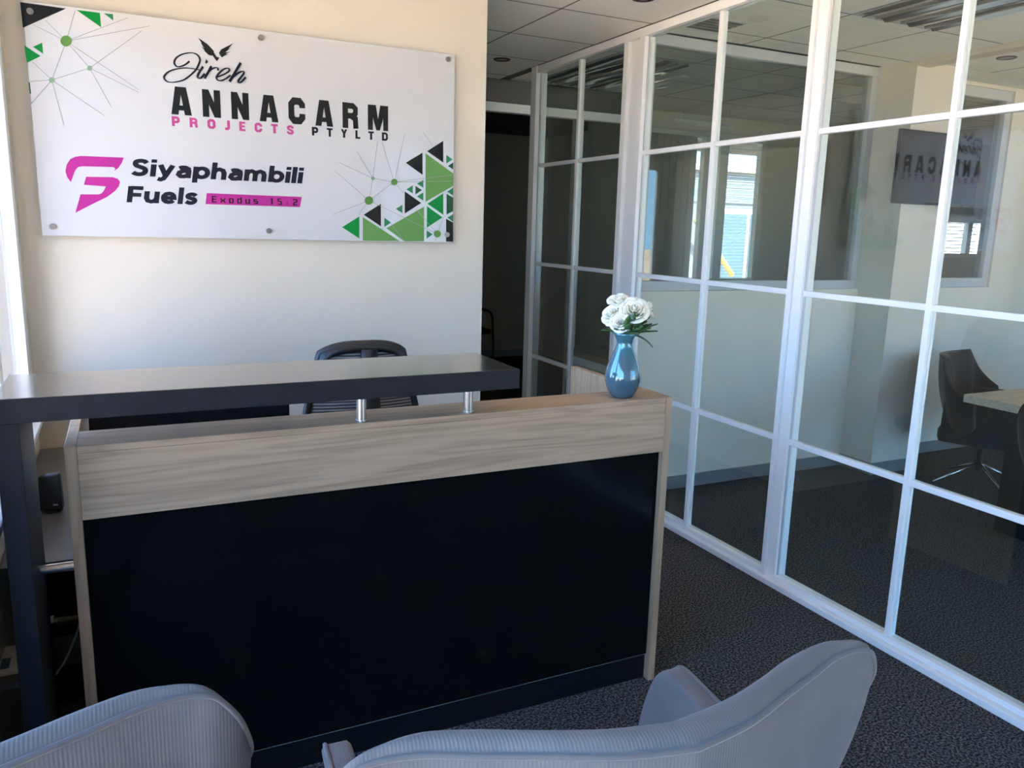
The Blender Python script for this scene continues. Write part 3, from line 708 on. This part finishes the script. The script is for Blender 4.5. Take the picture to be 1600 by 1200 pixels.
# heavy condensed capitals as polygons / thick strokes
def K(ch):
    s = .27
    def st(pts, w=s): return ribbon(pts, w)
    if ch == 'A': return .84, [[(0, 0), (.29, 0), (.47, 1), (.20, 1)], [(.84, 0), (.55, 0), (.37, 1), (.64, 1)], [(.24, .16), (.60, .16), (.57, .34), (.27, .34)], [(.20, 1), (.64, 1), (.52, .74), (.32, .74)]]
    if ch == 'N': return .76, [[(0, 0), (.27, 0), (.27, 1), (0, 1)], [(.49, 0), (.76, 0), (.76, 1), (.49, 1)], [(0, 1), (.27, 1), (.76, 0), (.49, 0)]]
    if ch == 'M': return 1.02, [[(0, 0), (.25, 0), (.25, 1), (0, 1)], [(.77, 0), (1.02, 0), (1.02, 1), (.77, 1)], [(.08, 1), (.40, 1), (.60, 0), (.42, 0)], [(.94, 1), (.62, 1), (.42, 0), (.60, 0)]]
    if ch == 'C': return .78, st([(.64, .62), (.64, .74), (.52, .87), (.26, .87), (.14, .74), (.14, .26), (.26, .13), (.52, .13), (.64, .26), (.64, .40)])
    if ch == 'R': return .78, st([(.135, 0), (.135, 1)]) + st([(.1, .88), (.50, .88), (.63, .78), (.63, .60), (.50, .49), (.1, .49)], .23) + st([(.40, .50), (.62, .38), (.645, 0)], .25)
    if ch == 'P': return .76, st([(.135, 0), (.135, 1)]) + st([(.1, .88), (.50, .88), (.62, .78), (.62, .55), (.50, .43), (.1, .43)], .24)
    if ch == 'O': return .80, st([(.14, .26), (.14, .74), (.27, .87), (.53, .87), (.66, .74), (.66, .26), (.53, .13), (.27, .13), (.14, .26)])
    if ch == 'J': return .50, st([(.36, 1), (.36, .22), (.26, .12), (.0, .12)])
    if ch == 'E': return .62, st([(.135, 0), (.135, 1)]) + st([(.1, .89), (.62, .89)], .22) + st([(.1, .5), (.56, .5)], .2) + st([(.1, .11), (.62, .11)], .22)
    if ch == 'T': return .70, st([(0, .89), (.70, .89)], .22) + st([(.35, 0), (.35, 1)])
    if ch == 'S': return .78, st([(.64, .66), (.62, .80), (.50, .88), (.28, .88), (.15, .78), (.17, .62), (.58, .40), (.64, .24), (.52, .12), (.26, .12), (.14, .22), (.13, .34)], .24)
    if ch == 'Y': return .76, [[(0, 1), (.28, 1), (.50, .45), (.26, .45)], [(.76, 1), (.48, 1), (.26, .45), (.50, .45)], [(.245, 0), (.515, 0), (.515, .5), (.245, .5)]]
    if ch == 'L': return .60, st([(.135, 0), (.135, 1)]) + st([(.1, .11), (.60, .11)], .22)
    if ch == 'D': return .78, st([(.135, 0), (.135, 1)]) + st([(.1, .88), (.50, .88), (.64, .74), (.64, .26), (.50, .12), (.1, .12)], .24)
def caps(txt, x0, x1, z0, h, wx, name, mat, label):
    gs = [K(c) for c in txt]
    tw = sum(g[0] for g in gs) * wx
    gap = (x1 - x0 - tw) / (len(gs) - 1)
    x = x0
    for wd, ps in gs:
        polys(name, [[(x + a * wx, z0 + b * h) for a, b in p] for p in ps], mat)
        x += wd * wx + gap
caps('ANNACARM', .213 - OX, 1.117 - OX, 2.062 - OZ, .108, .092, 'letter', 'ink', 'heavy black capitals ANNACARM')
caps('PROJECTS', .213 - OX, .698 - OX, 2.0165 - OZ, .038, .040, 'letter', 'pink2', 'rose capitals PROJECTS')
caps('PTYLTD', .774 - OX, 1.116 - OX, 2.0195 - OZ, .036, .037, 'letter', 'ink', 'small black capitals PTYLTD')
jq = []
for pts, wdt in JIREH:
    P2 = sm2(pts, 5)
    n = len(P2)
    for i in range(n - 1):
        d = Vector((P2[i + 1][0] - P2[i][0], P2[i + 1][1] - P2[i][1]))
        slope = abs(d.normalized().y) if d.length > 0 else 0
        wv = wdt * (0.75 + 0.95 * slope)
        jq += ribbon([P2[i], P2[i + 1]], wv)
polys('script_lettering', jq + JDOT, 'inkn', label='flowing script lettering Jireh')
polys('wings', WINGS, 'ink', label='pair of black feathered wings')
polys('logo', FLOGO, 'pink', label='magenta slanted F shaped emblem')
for nm, dat, mt in (('dark_triangle', DARK, 'ink'), ('deep_green_triangle', MIDDARK, 'middark'), ('green_triangle', GREEN, 'green'), ('teal_triangle', TEAL, 'teal'), ('leaf_green_triangle', OLIVE, 'olive')):
    for p in dat:
        polys(nm, [p], mt, 0.0004)
for p in DOTS: polys('network_dot', [p], 'dot', 0.0022)
for p in PALEDOTS: polys('network_dot', [p], 'paledot', 0.0022)
lq = []
for p in LINES: lq += ribbon(p, 0.0022)
o = polys('network_lines', lq, 'line', 0.0007, 'grey hairlines joining the dots')
o['kind'] = 'stuff'
for (bx_, bz_) in ((-.252, 2.387), (.572, 2.394), (1.402, 2.400), (-.238, 1.606), (.579, 1.608), (1.405, 1.608)):
    s_ = cyl('standoff_bolt', (bx_, SY - .010, bz_), (bx_, YW - .0005, bz_), 0.0115, 'steel', sg, 20)
    cyl('bolt_cap', (bx_, SY - .0125, bz_), (bx_, SY - .0101, bz_), 0.009, 'steel', s_, 18)

# ---------------------------------------------------------------- reception desk
DY, DX0, DX1, DZ = 2.1964, -0.160, 1.7008, 1.0835
desk = thing('reception_desk', 'oak and black reception desk with raised black shelf', 'desk', (0.77, 2.5, 0))
PT = 0.027
box('side_panel', DX0, DX0 + PT, DY, 2.86, 0, DZ, 'oakv', desk, bevel=.001)
box('side_panel', DX1 - PT, DX1, DY, 2.86, 0, DZ, 'oakv', desk, bevel=.001)
xa, xb = DX0 + PT + .0005, DX1 - PT - .0005
box('front_band', xa, xb, DY + .001, DY + .020, 0.8886, DZ - .0185, 'oak', desk, bevel=.0008)
box('ledge', xa, xb, DY + .001, DY + .165, DZ - .018, DZ - .0005, 'oak', desk, bevel=.0008)
box('ledge_back', xa, xb, DY + .147, DY + .165, 0.75, DZ - .0185, 'oak', desk)
box('front_panel', xa, xb, DY + .022, DY + .040, 0.1005, 0.96, 'blackgloss', desk)
box('kick_board', xa, xb, DY + .030, DY + .048, 0.0, 0.0985, 'kick', desk)
box('panel_edge', xa, xb, DY + .0215, DY + .030, 0.0987, 0.1003, 'skirt', desk)
box('worktop', xa, xb, DY + .166, 2.86, 0.705, 0.730, 'greytop', desk, bevel=.001)
SYF, SYB, SX0, SX1, SZT, STH = 2.05, 2.371, -0.283, 1.027, 1.244, 0.057
box('shelf', SX0, SX1, SYF, SYB, SZT - STH, SZT, 'shelf', desk, bevel=.0015)
box('edge_band', SX0, SX1, SYF - .0012, SYF - .0002, SZT - STH, SZT - .0008, 'shelfedge', desk)
box('shelf_leg', SX0, SX0 + .049, SYF, SYF + .27, 0.0, SZT - STH - .0003, 'shelfedge', desk, bevel=.001)
for x in (0.600, 0.938):
    s_ = cyl('standoff', (x, 2.222, DZ - .0004), (x, 2.222, SZT - STH - .0003), 0.0145, 'chrome', desk, 24)
    cyl('standoff_collar', (x, 2.222, DZ - .0004), (x, 2.222, DZ + .004), 0.017, 'chrome', s_, 24)
for z in (0.765,):
    cyl('side_standoff', (SX0 + .049, 2.20 + .012, z), (DX0, 2.20 + .012, z), 0.0125, 'chrome', desk, 20)

# low return table behind the leg, with things on it
rt = thing('return_table', 'dark grey side worktop beside the reception desk', 'desk', (-0.25, 2.9, 0))
box('worktop', -0.345, DX0 - .002, 2.36, 3.60, 0.70, 0.725, 'greytop', rt, bevel=.001)
box('modesty_panel', -0.345, DX0 - .002, 2.95, 2.97, 0.30, 0.6995, 'kick', rt)
box('lower_shelf', -0.345, DX0 - .002, 2.62, 2.78, 0.278, 0.2995, 'greytop', rt, bevel=.001)
box('end_panel', -0.345, DX0 - .002, 3.575, 3.598, 0.0, 0.6995, 'kick', rt)
box('plinth', -0.345, DX0 - .002, 2.90, 2.94, 0.0, 0.2775, 'kick', rt)
box('side_shelf', -0.349, -0.285, 2.16, 2.355, 0.482, 0.4995, 'greytop', rt, bevel=.001)
bl = thing('booklet', 'cream booklet with a blue picture on the small shelf left of the black leg', 'booklet', (-0.32, 2.27, 0.50))
box('pages', -0.348, -0.29, 2.20, 2.34, 0.500, 0.512, 'paper', bl, bevel=.001)
box('picture', -0.345, -0.325, 2.215, 2.27, 0.5121, 0.5126, 'bluep', bl)
sp = thing('desk_speaker', 'small black satellite speaker standing on the side worktop', 'speaker', (-0.235, 2.80, 0.725))
def spk():
    return mk('cabinet', [(-.287, 2.775, .735), (-.218, 2.760, .735), (-.213, 2.800, .735), (-.282, 2.815, .735),
                          (-.283, 2.798, .842), (-.222, 2.784, .852), (-.218, 2.812, .852), (-.279, 2.826, .842)], BF, 'blackplastic', sp, bevel=.008, seg=3, smooth=True)
spk()
lathe('stand', [(.030, 0), (.030, .004), (.012, .007), (.010, .014)], -.250, 2.80, .7255, 'blackplastic', sp, 24)
mk('logo_plate', [(-.244, 2.7664, .752), (-.230, 2.7632, .752), (-.230, 2.7640, .757), (-.244, 2.7672, .757)], [(0, 1, 2, 3)], 'alu2', sp, solid=.0006)
tag(tube('white_cable', smooth_path([(-.163, 2.62, .60), (-.168, 2.60, .50), (-.19, 2.56, .42), (-.225, 2.52, .35), (-.26, 2.50, .30), (-.30, 2.50, .16)]), .0035, 'whitecable'), 'thin white cable hanging in a curve beside the oak panel', 'cable')
tag(tube('white_cable', smooth_path([(-.163, 2.50, .175), (-.20, 2.48, .172), (-.24, 2.46, .155), (-.30, 2.45, .10), (-.34, 2.46, .06)]), .0035, 'whitecable'), 'thin white cable lying low behind the black leg', 'cable')
tag(tube('white_cable', smooth_path([(-.345, 2.36, .16), (-.325, 2.35, .085), (-.30, 2.34, .08), (-.27, 2.34, .10), (-.24, 2.36, .13)]), .0035, 'whitecable'), 'white cable looping left of the black leg', 'cable')

# monitor behind the ledge
mo = thing('monitor', 'black computer monitor seen from behind under the raised shelf', 'monitor', (0.17, 2.62, 0.73))
box('housing', -.120, .463, 2.60, 2.635, .835, 1.185, 'screen', mo, bevel=.004)
box('neck', .14, .20, 2.636, 2.66, .75, .98, 'blackplastic', mo, bevel=.003)
box('foot', .06, .28, 2.56, 2.74, .7305, .742, 'blackplastic', mo, bevel=.004)

# office chair
oc = thing('office_chair', 'black office chair with mesh back behind the reception desk', 'chair', (0.82, 3.05, 0))
def chair_back():
    cx, yb = 0.822, 2.97
    def pt(u, v):   # u -1..1, v 0..1 bottom to top
        hw = 0.255 - 0.092 * v ** 1.5
        z = 0.62 + 0.572 * v - 0.035 * abs(u) ** 3 * (v > 0.5) * (v - .5) * 2
        y = yb + 0.05 * v - 0.035 * (1 - u * u) + 0.03 * math.sin(v * 3.0)
        return (cx + u * hw, y, z)
    n = 24
    loop = [pt(-1 + 2 * i / n, 0) for i in range(n)] + [pt(1, i / n) for i in range(n)] + [pt(1 - 2 * i / n, 1) for i in range(n)] + [pt(-1, 1 - i / n) for i in range(n)]
    tube('back_frame', loop, 0.016, 'blackplastic', oc, 8, True)
    v, f = [], []
    nu, nv = 16, 24
    for j in range(nv + 1):
        for i in range(nu + 1):
            v.append(pt(-0.97 + 1.94 * i / nu, 0.02 + 0.95 * j / nv))
    for j in range(nv):
        for i in range(nu):
            a = j * (nu + 1) + i; f.append((a, a + 1, a + nu + 2, a + nu + 1))
    mk('back_mesh', v, f, 'mesh', oc, smooth=True, solid=.003)
    # rigid top band and spine
    v, f = [], []
    for j, vv in enumerate((0.80, 0.86, 0.93, 1.0)):
        for i in range(nu + 1):
            u = -1 + 2 * i / nu
            lo = 0.86 + 0.10 * (abs(u) < .78) * (1 - .3 * abs(u))
            p = pt(u, max(vv, lo) if j < 3 else 1.0); v.append((p[0], p[1] - .012, p[2]))
    for j in range(3):
        for i in range(nu):
            a = j * (nu + 1) + i; f.append((a, a + 1, a + nu + 2, a + nu + 1))
    mk('top_band', v, f, 'blackplastic', oc, smooth=True, solid=.006)
    v = []
    for k in range(12):
        q = pt(-0.10, k / 11 * .97); p = pt(0.26, k / 11 * .97)
        v += [(q[0], q[1] - .010, q[2]), (p[0], p[1] - .010, p[2])]
    mk('spine', v, [(2 * k, 2 * k + 1, 2 * k + 3, 2 * k + 2) for k in range(11)], 'blackplastic', oc, smooth=True, solid=.02)
chair_back()
box('seat', .57, 1.06, 2.93, 3.42, .45, .53, 'blackplastic', oc, bevel=.03, seg=3, smooth=True)
for s in (-1, 1):
    xx = .815 + s * .27
    tube('armrest', smooth_path([(xx - s * .03, 3.15, .47), (xx, 3.15, .55), (xx, 3.14, .70)]), .016, 'blackplastic', oc)
    box('arm_pad', xx - .04, xx + .04, 3.02, 3.27, .70, .725, 'blackplastic', oc, bevel=.01, seg=2)
cyl('gas_lift', (.815, 3.15, .08), (.815, 3.15, .45), .028, 'chrome', oc)
for k in range(5):
    a = 2 * math.pi * k / 5 + .3
    ex, ey = .815 + .28 * math.cos(a), 3.15 + .28 * math.sin(a)
    tube('base_spoke', [(.815, 3.15, .11), (ex, ey, .075)], [.026, .016], 'blackplastic', oc)
    cyl('caster', (ex - .02 * math.sin(a), ey + .02 * math.cos(a), .03), (ex + .02 * math.sin(a), ey - .02 * math.cos(a), .03), .0295, 'blackplastic', oc, 16)

# ---------------------------------------------------------------- vase with roses
VX, VY, VZ = 1.532, 2.262, DZ
vs = tag(lathe('vase', [(.030, 0), (.038, .002), (.052, .025), (.061, .055), (.062, .075), (.056, .105), (.043, .140), (.031, .168), (.026, .185), (.028, .200), (.036, .215), (.0405, .224), (.038, .2245), (.033, .214), (.023, .190), (.020, .16)], VX, VY, VZ, 'vase', None, 48), 'iridescent blue glazed vase on the desk end', 'vase')
def petal(bmv, bmf, c, ax, r, ang, width, curl, hgt, rows=6, cols=7):
    """one cupped petal around axis ax at centre c, its lip curling outwards"""
    ax = ax.normalized()
    s = ax.orthogonal().normalized(); t_ = ax.cross(s)
    k0 = len(bmv)
    tilt = random.uniform(.9, 1.08)
    for j in range(rows):
        v = j / (rows - 1)
        for i in range(cols):
            u = (i / (cols - 1) - .5) * 2
            rr = r * (.30 + .70 * v ** .55) + curl * r * .34 * v ** 4 - r * .10 * abs(u) ** 3 * v
            zz = hgt * tilt * v * (1 - .16 * abs(u) ** 2.5) - curl * hgt * .20 * v ** 4
            a = ang + u * width * (.6 + .4 * math.sin(v * 1.9))
            bmv.append(c + (s * math.cos(a) + t_ * math.sin(a)) * rr + ax * zz)
    for j in range(rows - 1):
        for i in range(cols - 1):
            a = k0 + j * cols + i
            bmf.append((a, a + 1, a + cols + 1, a + cols))
def rose(c, ax, R, label):
    t = thing('rose', label, 'rose', tuple(c), 'white roses in the blue vase')
    c = Vector(c); ax = Vector(ax).normalized()
    for ringi, (rf, npet, cu, hh, dz) in enumerate(((.16, 3, .1, .95, .10), (.34, 4, .25, .92, .05), (.54, 5, .45, .84, 0), (.76, 6, .7, .74, -.06), (.95, 6, 1.1, .62, -.12))):
        for k in range(npet):
            v, f = [], []
            petal(v, f, c + ax * R * (dz - .45), ax, R * rf * random.uniform(.93, 1.05), 2 * math.pi * k / npet + ringi * .7 + random.uniform(-.2, .2), 1.15 * math.pi / npet, cu, R * 1.2 * hh)
            mk('petal', v, f, 'petal', t, smooth=True, solid=.0007)
    e = Vector((VX, VY, VZ + .19))
    p0 = c - ax * R * .4
    tube('stem', smooth_path([tuple(p0), tuple((p0 + e) / 2 + Vector((0, 0, -.005))), tuple(e)], 4), .0022, 'leaf', t, 6)
def IM(r_, d_, z_):   # offsets across and towards the viewer
    return (VX + .898 * r_ - .56 * d_, VY - .44 * r_ - .83 * d_, VZ + .224 + z_)
for c, ax, R, lb in ((IM(-.026, -.005, .108), (-.35, -.35, .9), .033, 'white rose topmost in the blue vase'),
                 (IM(-.050, .012, .062), (-.85, -.35, .55), .033, 'white rose at the left edge of the bouquet'),
                 (IM(-.018, .040, .040), (-.6, -.75, .35), .029, 'small white rose low in the bouquet front left'),
                 (IM(.026, .032, .080), (-.42, -.75, .6), .040, 'largest white rose facing front in the bouquet'),
                 (IM(.066, -.010, .084), (.55, -.45, .75), .033, 'white rose at the right edge of the bouquet'),
                 (IM(.034, -.055, .098), (.2, .2, 1), .030, 'white rose at the back right of the bouquet')):
    rose(c, ax, R, lb)
fo = thing('foliage', 'dark green leaves spreading under the white roses', 'foliage', (VX, VY, VZ + .20))
def leafmesh(name, a, elev, L, W, droop, mat):
    v, f = [], []
    d = Vector((math.cos(a), math.sin(a), 0)); sd = Vector((-d.y, d.x, 0))
    base = Vector((VX, VY, VZ + .215)) + d * .015
    for i in range(7):
        t_ = i / 6
        c = base + d * (L * t_ * math.cos(elev)) + Vector((0, 0, 1)) * (L * t_ * math.sin(elev) - droop * t_ * t_)
        wv = W * math.sin(math.pi * min(1, .12 + t_ * .88)) ** .8
        v += [c - sd * wv + Vector((0, 0, .004)), c, c + sd * wv + Vector((0, 0, .004))]
    for i in range(6):
        k = i * 3
        f += [(k, k + 1, k + 4, k + 3), (k + 1, k + 2, k + 5, k + 4)]
    mk(name, v, f, mat, fo, smooth=True, solid=.0008)
for k in range(16):
    a = 2 * math.pi * k / 16 + random.uniform(-.1, .1)
    leafmesh('leaf', a, random.uniform(.45, .95), random.uniform(.055, .08), random.uniform(.009, .013), random.uniform(.0, .02), random.choice(['leaf', 'leaf', 'leaf2']))
for k in range(24):      # fuller on the front right
    a = math.radians(random.uniform(-125, 5))
    leafmesh('leaf', a, random.uniform(.25, 1.0), random.uniform(.075, .105), random.uniform(.012, .018), random.uniform(.0, .02), random.choice(['leaf', 'leaf', 'leaf2']))
leafmesh('leaf', math.radians(-50), .12, .085, .013, .045, 'leaf2')
leafmesh('leaf', math.radians(-25), .25, .10, .012, .01, 'leaf')
leafmesh('leaf', math.radians(165), .45, .08, .011, .02, 'leaf')
for k in range(18):
    a = math.radians(random.uniform(-100, 20)); q = random.uniform(.045, .085); zz = random.uniform(.02, .075)
    tube('sprig', [(VX + .02 * math.cos(a), VY + .02 * math.sin(a), VZ + .225), (VX + q * math.cos(a), VY + q * math.sin(a), VZ + .225 + zz)], [.0018, .0055], 'leaf', fo, 5)

# ---------------------------------------------------------------- tub chairs
SEA = [(0, -.378, .988), (.10, -.358, .988), (.20, -.320, .988), (.28, -.290, .988), (.34, -.266, .988), (.395, -.254, .985), (.432, -.252, .975), (.455, -.243, .948), (.478, -.222, .90), (.497, -.175, .82), (.495, -.10, .75), (.47, -.02, .705)]
CON = [(0, -.322, .990), (.10, -.305, .990), (.19, -.276, .990), (.26, -.248, .990), (.33, -.231, .990), (.38, -.234, .985), (.415, -.236, .972), (.436, -.226, .943), (.458, -.205, .893), (.478, -.158, .812), (.475, -.085, .743), (.45, -.012, .70)]
def tub_chair(name, label, cat, fabric, pipe, base):
    t = thing(name, label, cat, (0, 0, 0))
    con = smooth_path(CON, 5); sea = smooth_path(SEA, 5)
    def sym(l): return [Vector((-p.x, p.y, p.z)) for p in l[:0:-1]] + l
    con, sea = sym(con), sym(sea)
    N = len(con)
    Z0 = .40
    def body(p, k, inner):
        """point on the shell below rim point p, k = 0 bottom .. 1 rim"""
        fx = .64 + .36 * math.sin(k * math.pi / 2) ** .85
        bulge = math.sin(math.pi * k) * max(0, 1 - (p.x / .5) ** 2)
        back = (1 - k) ** 1.15 * max(0.0, -p.y / .32)
        if inner:
            return Vector((p.x * fx * .965, p.y + .018 + .105 * back + .022 * bulge, Z0 + (p.z - Z0) * k))
        return Vector((p.x * fx, p.y + .115 * back - .030 * bulge, Z0 + (p.z - Z0) * k))
    rows = []
    for k in (0, .14, .28, .42, .56, .68, .78, .87, .94, .98):
        rows.append([body(p, k, False) for p in sea])
    rows.append([p.copy() for p in sea])
    for w_ in (.25, .5, .75):
        rows.append([s * (1 - w_) + c_ * w_ + Vector((0, 0, .016 * math.sin(math.pi * (.1 + w_ * .8)))) for s, c_ in zip(sea, con)])
    rows.append([Vector((p.x * .995, p.y + .003, p.z)) for p in con])
    for k in (.95, .87, .76, .62, .46, .30, .12):
        rows.append([body(p, k, True) for p in con])
    v = [p for r in rows for p in r]; f = []
    R_ = len(rows)
    for j in range(R_ - 1):
        for i in range(N - 1):
            f.append((j * N + i, j * N + i + 1, (j + 1) * N + i + 1, (j + 1) * N + i))
    for i in range(N - 1):
        f.append(((R_ - 1) * N + i, (R_ - 1) * N + i + 1, i + 1, i))
    f.append(tuple(j * N for j in range(R_))); f.append(tuple(j * N + N - 1 for j in range(R_))[::-1])
    bk = mk('backrest', v, f, fabric, t, smooth=True)
    tube('piping', rows[10], .0048, pipe, bk, 6)
    box('seat', -.30, .30, -.27, .25, .34, .475, fabric, t, bevel=.045, seg=4, smooth=True)
    for s in (-1, 1):
        prof = [(-.24, .36), (.12, .36), (.20, .40), (.245, .50), (.250, .58), (.238, .65), (.215, .690), (.18, .706), (.06, .70), (-.10, .70), (-.22, .70)]
        prof = [(p.x, p.y) for p in smooth_path([(a, b, 0) for a, b in prof], 4)]
        v, f = [], []
        n = len(prof)
        for off, ins in ((-.027, .012), (-.02, .0), (.02, .0), (.027, .012)):
            for (y, z) in prof:
                lean = (z - .36) * .16
                cy, cz = 0.0, .53
                v.append((s * (.315 + lean) + s * off, cy + (y - cy) * (1 - ins * 2), cz + (z - cz) * (1 - ins * 3)))
        for j in range(3):
            for i in range(n):
                f.append((j * n + i, j * n + (i + 1) % n, (j + 1) * n + (i + 1) % n, (j + 1) * n + i))
        f.append(tuple(range(n))[::-1]); f.append(tuple(3 * n + i for i in range(n)))
        ar = mk('armrest', v, f, fabric, t, smooth=True)
        tube('piping', [v[2 * n + i] for i in range(8, n)], .0045, pipe, ar, 6)
    if base == 'legs':
        for sx in (-1, 1):
            for sy in (-1, 1):
                tube('leg', [(sx * .22, sy * .18, .345), (sx * .29, sy * .26, 0.004)], [.020, .011], 'blackplastic', t, 10)
    else:
        cyl('column', (0, 0, .10), (0, 0, .345), .022, 'blackplastic', t)
        for k in range(4):
            a = math.pi / 4 + k * math.pi / 2
            tube('base_leg', [(.02 * math.cos(a), .02 * math.sin(a), .16), (.36 * math.cos(a), .36 * math.sin(a), .010)], [.012, .009], 'chrome', t, 8)
    return t
tc1 = tub_chair('tub_chair', 'grey corduroy tub chair in the front centre, back to the viewer', 'chair', 'cord', 'velour', 'legs')
tc1.location = (.66, 1.10, 0); tc1.rotation_euler = (0, 0, math.radians(-3.3))
tc1['group'] = 'grey tub chairs facing the desk'
tc2 = copy_tree(tc1)
tc2['label'] = 'grey corduroy tub chair cut off at the bottom left corner'
tc2.location = (-.365, 1.355, 0); tc2.rotation_euler = (0, 0, math.radians(2.0))

# ---------------------------------------------------------------- meeting room
mt = thing('meeting_table', 'pale oak meeting table with black slab legs', 'table', (5.3, 2.5, 0))
box('table_top', 4.44, 6.40, 1.90, 2.98, .705, .752, 'tableoak', mt, bevel=.002)
for x in (4.44, 6.20):
    box('slab_leg', x + .01, x + .11, 2.46, 2.70, 0.0, .7045, 'blackplastic', mt, bevel=.002)
box('apron', 4.56, 6.2, 2.42, 2.50, .60, .7045, 'blackplastic', mt)
mc = tub_chair('meeting_chair', 'charcoal velvet meeting chair behind the corner of the oak table', 'chair', 'dvelvet', 'dpipe', 'star')
mc.scale = (.86, .86, .88); mc.location = (5.22, 3.33, 0); mc.rotation_euler = (0, 0, math.radians(203))
mc['group'] = 'charcoal meeting chairs'
mc2 = copy_tree(mc)
mc2['label'] = 'charcoal velvet meeting chair at the right edge near the glass'
mc2.location = (4.20, 1.98, 0); mc2.rotation_euler = (0, 0, math.radians(-90))
tv = thing('wall_television', 'dark flat television mounted on the cream pilaster', 'television', (4.92, 3.70, 1.87))
box('bezel', 4.522, 5.327, 3.690, 3.715, 1.870, 2.336, 'blackplastic', tv, bevel=.003)
box('screen', 4.532, 5.317, 3.6875, 3.6899, 1.885, 2.326, 'screen', tv)
box('bracket', 4.78, 4.95, 3.7155, 3.7445, 2.0, 2.2, 'blackplastic', tv)

def troffer(x0, x1, y0, y1, label):
    t = thing('ceiling_light', label, 'light', ((x0 + x1) / 2, (y0 + y1) / 2, ZC))
    box('housing', x0 + .004, x1 - .004, y0 + .004, y1 - .004, ZC + .004, ZC + .0065, 'ceilgap', t)
    for a, b, c, d in ((x0, x0 + .02, y0, y1), (x1 - .02, x1, y0, y1), (x0 + .02, x1 - .02, y0, y0 + .02), (x0 + .02, x1 - .02, y1 - .02, y1)):
        box('frame_rail', a + .001, b - .001, c + .001, d - .001, ZC - .004, ZC + .0035, 'alu2', t)
    n = 3
    w_ = (x1 - x0 - .05) / n
    for k in range(n):
        cx = x0 + .025 + w_ * (k + .5)
        v, f = [], []
        for i in range(9):
            a = math.pi * i / 8
            for y in (y0 + .03, y1 - .03):
                v.append((cx - w_ * .46 * math.cos(a), y, ZC - .020 + .022 * math.sin(a)))
        f = [(2 * i, 2 * i + 1, 2 * i + 3, 2 * i + 2) for i in range(8)]
        mk('reflector', v, f, 'reflector', t, smooth=True)
        tube('fluorescent_tube', [(cx, y0 + .05, ZC - .012), (cx, y1 - .05, ZC - .012)], .008, 'lens', t, 8)
    return t
troffer(3.446, 4.05, 1.97, 3.188, 'recessed fluorescent fitting in the meeting room ceiling, unlit')
troffer(2.952, 3.558, 4.582, 5.797, 'recessed fluorescent fitting in the back office ceiling, unlit')
def downlight(x, y, label):
    t = thing('downlight', label, 'light', (x, y, ZC))
    n = 28; v, f = [], []
    for r, z in ((.058, -.0005), (.056, -.006), (.044, -.006), (.036, -.002)):
        for k in range(n):
            a = 2 * math.pi * k / n; v.append((x + r * math.cos(a), y + r * math.sin(a), ZC + z))
    for j in range(3):
        for k in range(n):
            f.append((j * n + k, j * n + (k + 1) % n, (j + 1) * n + (k + 1) % n, (j + 1) * n + k))
    mk('ring', v, f, 'darkring', t, smooth=True)
    cyl('lens', (x, y, ZC - .0025), (x, y, ZC - .0006), .036, 'lens', t, 24)
downlight(2.400, 5.196, 'round bronze rimmed downlight far down the corridor ceiling')
downlight(2.372, 3.500, 'round bronze rimmed downlight nearest over the reception')
downlight(5.027, 3.40, 'round downlight beyond the beam in the meeting room')
vn = thing('ceiling_vent', 'dark square air vent in the meeting room ceiling near the glass', 'vent', (2.98, 3.72, ZC))
box('frame', 2.86, 3.12, 3.60, 3.84, ZC - .004, ZC - .0005, 'alu2', vn)
for k in range(5):
    box('vane', 2.875, 3.105, 3.615 + .044 * k, 3.64 + .044 * k, ZC - .008, ZC - .0042, 'ceilgap', vn)
bt = thing('batten_light', 'white tube batten light hanging in the back office', 'light', (4.70, 5.88, 2.6))
tube('lamp_tube', [(4.37, 5.875, 2.60), (5.04, 5.885, 2.60)], .014, 'alu', bt, 10)
box('gear_box', 4.60, 4.74, 5.86, 5.90, 2.572, 2.60, 'alu', bt, bevel=.003)
for x in (4.45, 4.95):
    cyl('hanger', (x, 5.88, 2.612), (x, 5.88, ZC - .001), .004, 'alu', bt, 8)

# back office cabinet behind the far glass bay
cb = thing('low_cabinet', 'bleached oak low cabinet with dark top behind the far glass bay', 'cabinet', (3.05, 4.4, 0))
box('body', 2.79, 3.35, 4.16, 4.79, 0.0, .738, 'cabinet', cb, bevel=.002)
box('rail', 2.775, 3.35, 4.16, 4.74, .7385, .790, 'alu', cb)
box('edging', 2.765, 2.785, 4.16, 4.80, .7905, .832, 'granite', cb, bevel=.003)
box('top', 2.7855, 3.36, 4.16, 4.80, .7905, .833, 'greytop', cb, bevel=.002)

# chair in the dark store room
vc = thing('visitor_chair', 'black visitor chair in the dark store room past the sign wall', 'chair', (3.66, 8.75, 0))
for sx in (-1, 1):
    tube('side_frame', smooth_path([(3.66 + sx * .25, 8.52, .005), (3.66 + sx * .25, 8.55, .45), (3.66 + sx * .25, 8.60, .63), (3.66 + sx * .25, 8.80, .66), (3.66 + sx * .25, 8.98, .60), (3.66 + sx * .25, 9.02, .005)]), .014, 'blackplastic', vc)
box('seat', 3.43, 3.89, 8.54, 9.0, .40, .46, 'blackplastic', vc, bevel=.02, seg=2)
box('backrest', 3.43, 3.89, 8.98, 9.03, .52, .90, 'blackplastic', vc, bevel=.02, seg=2)
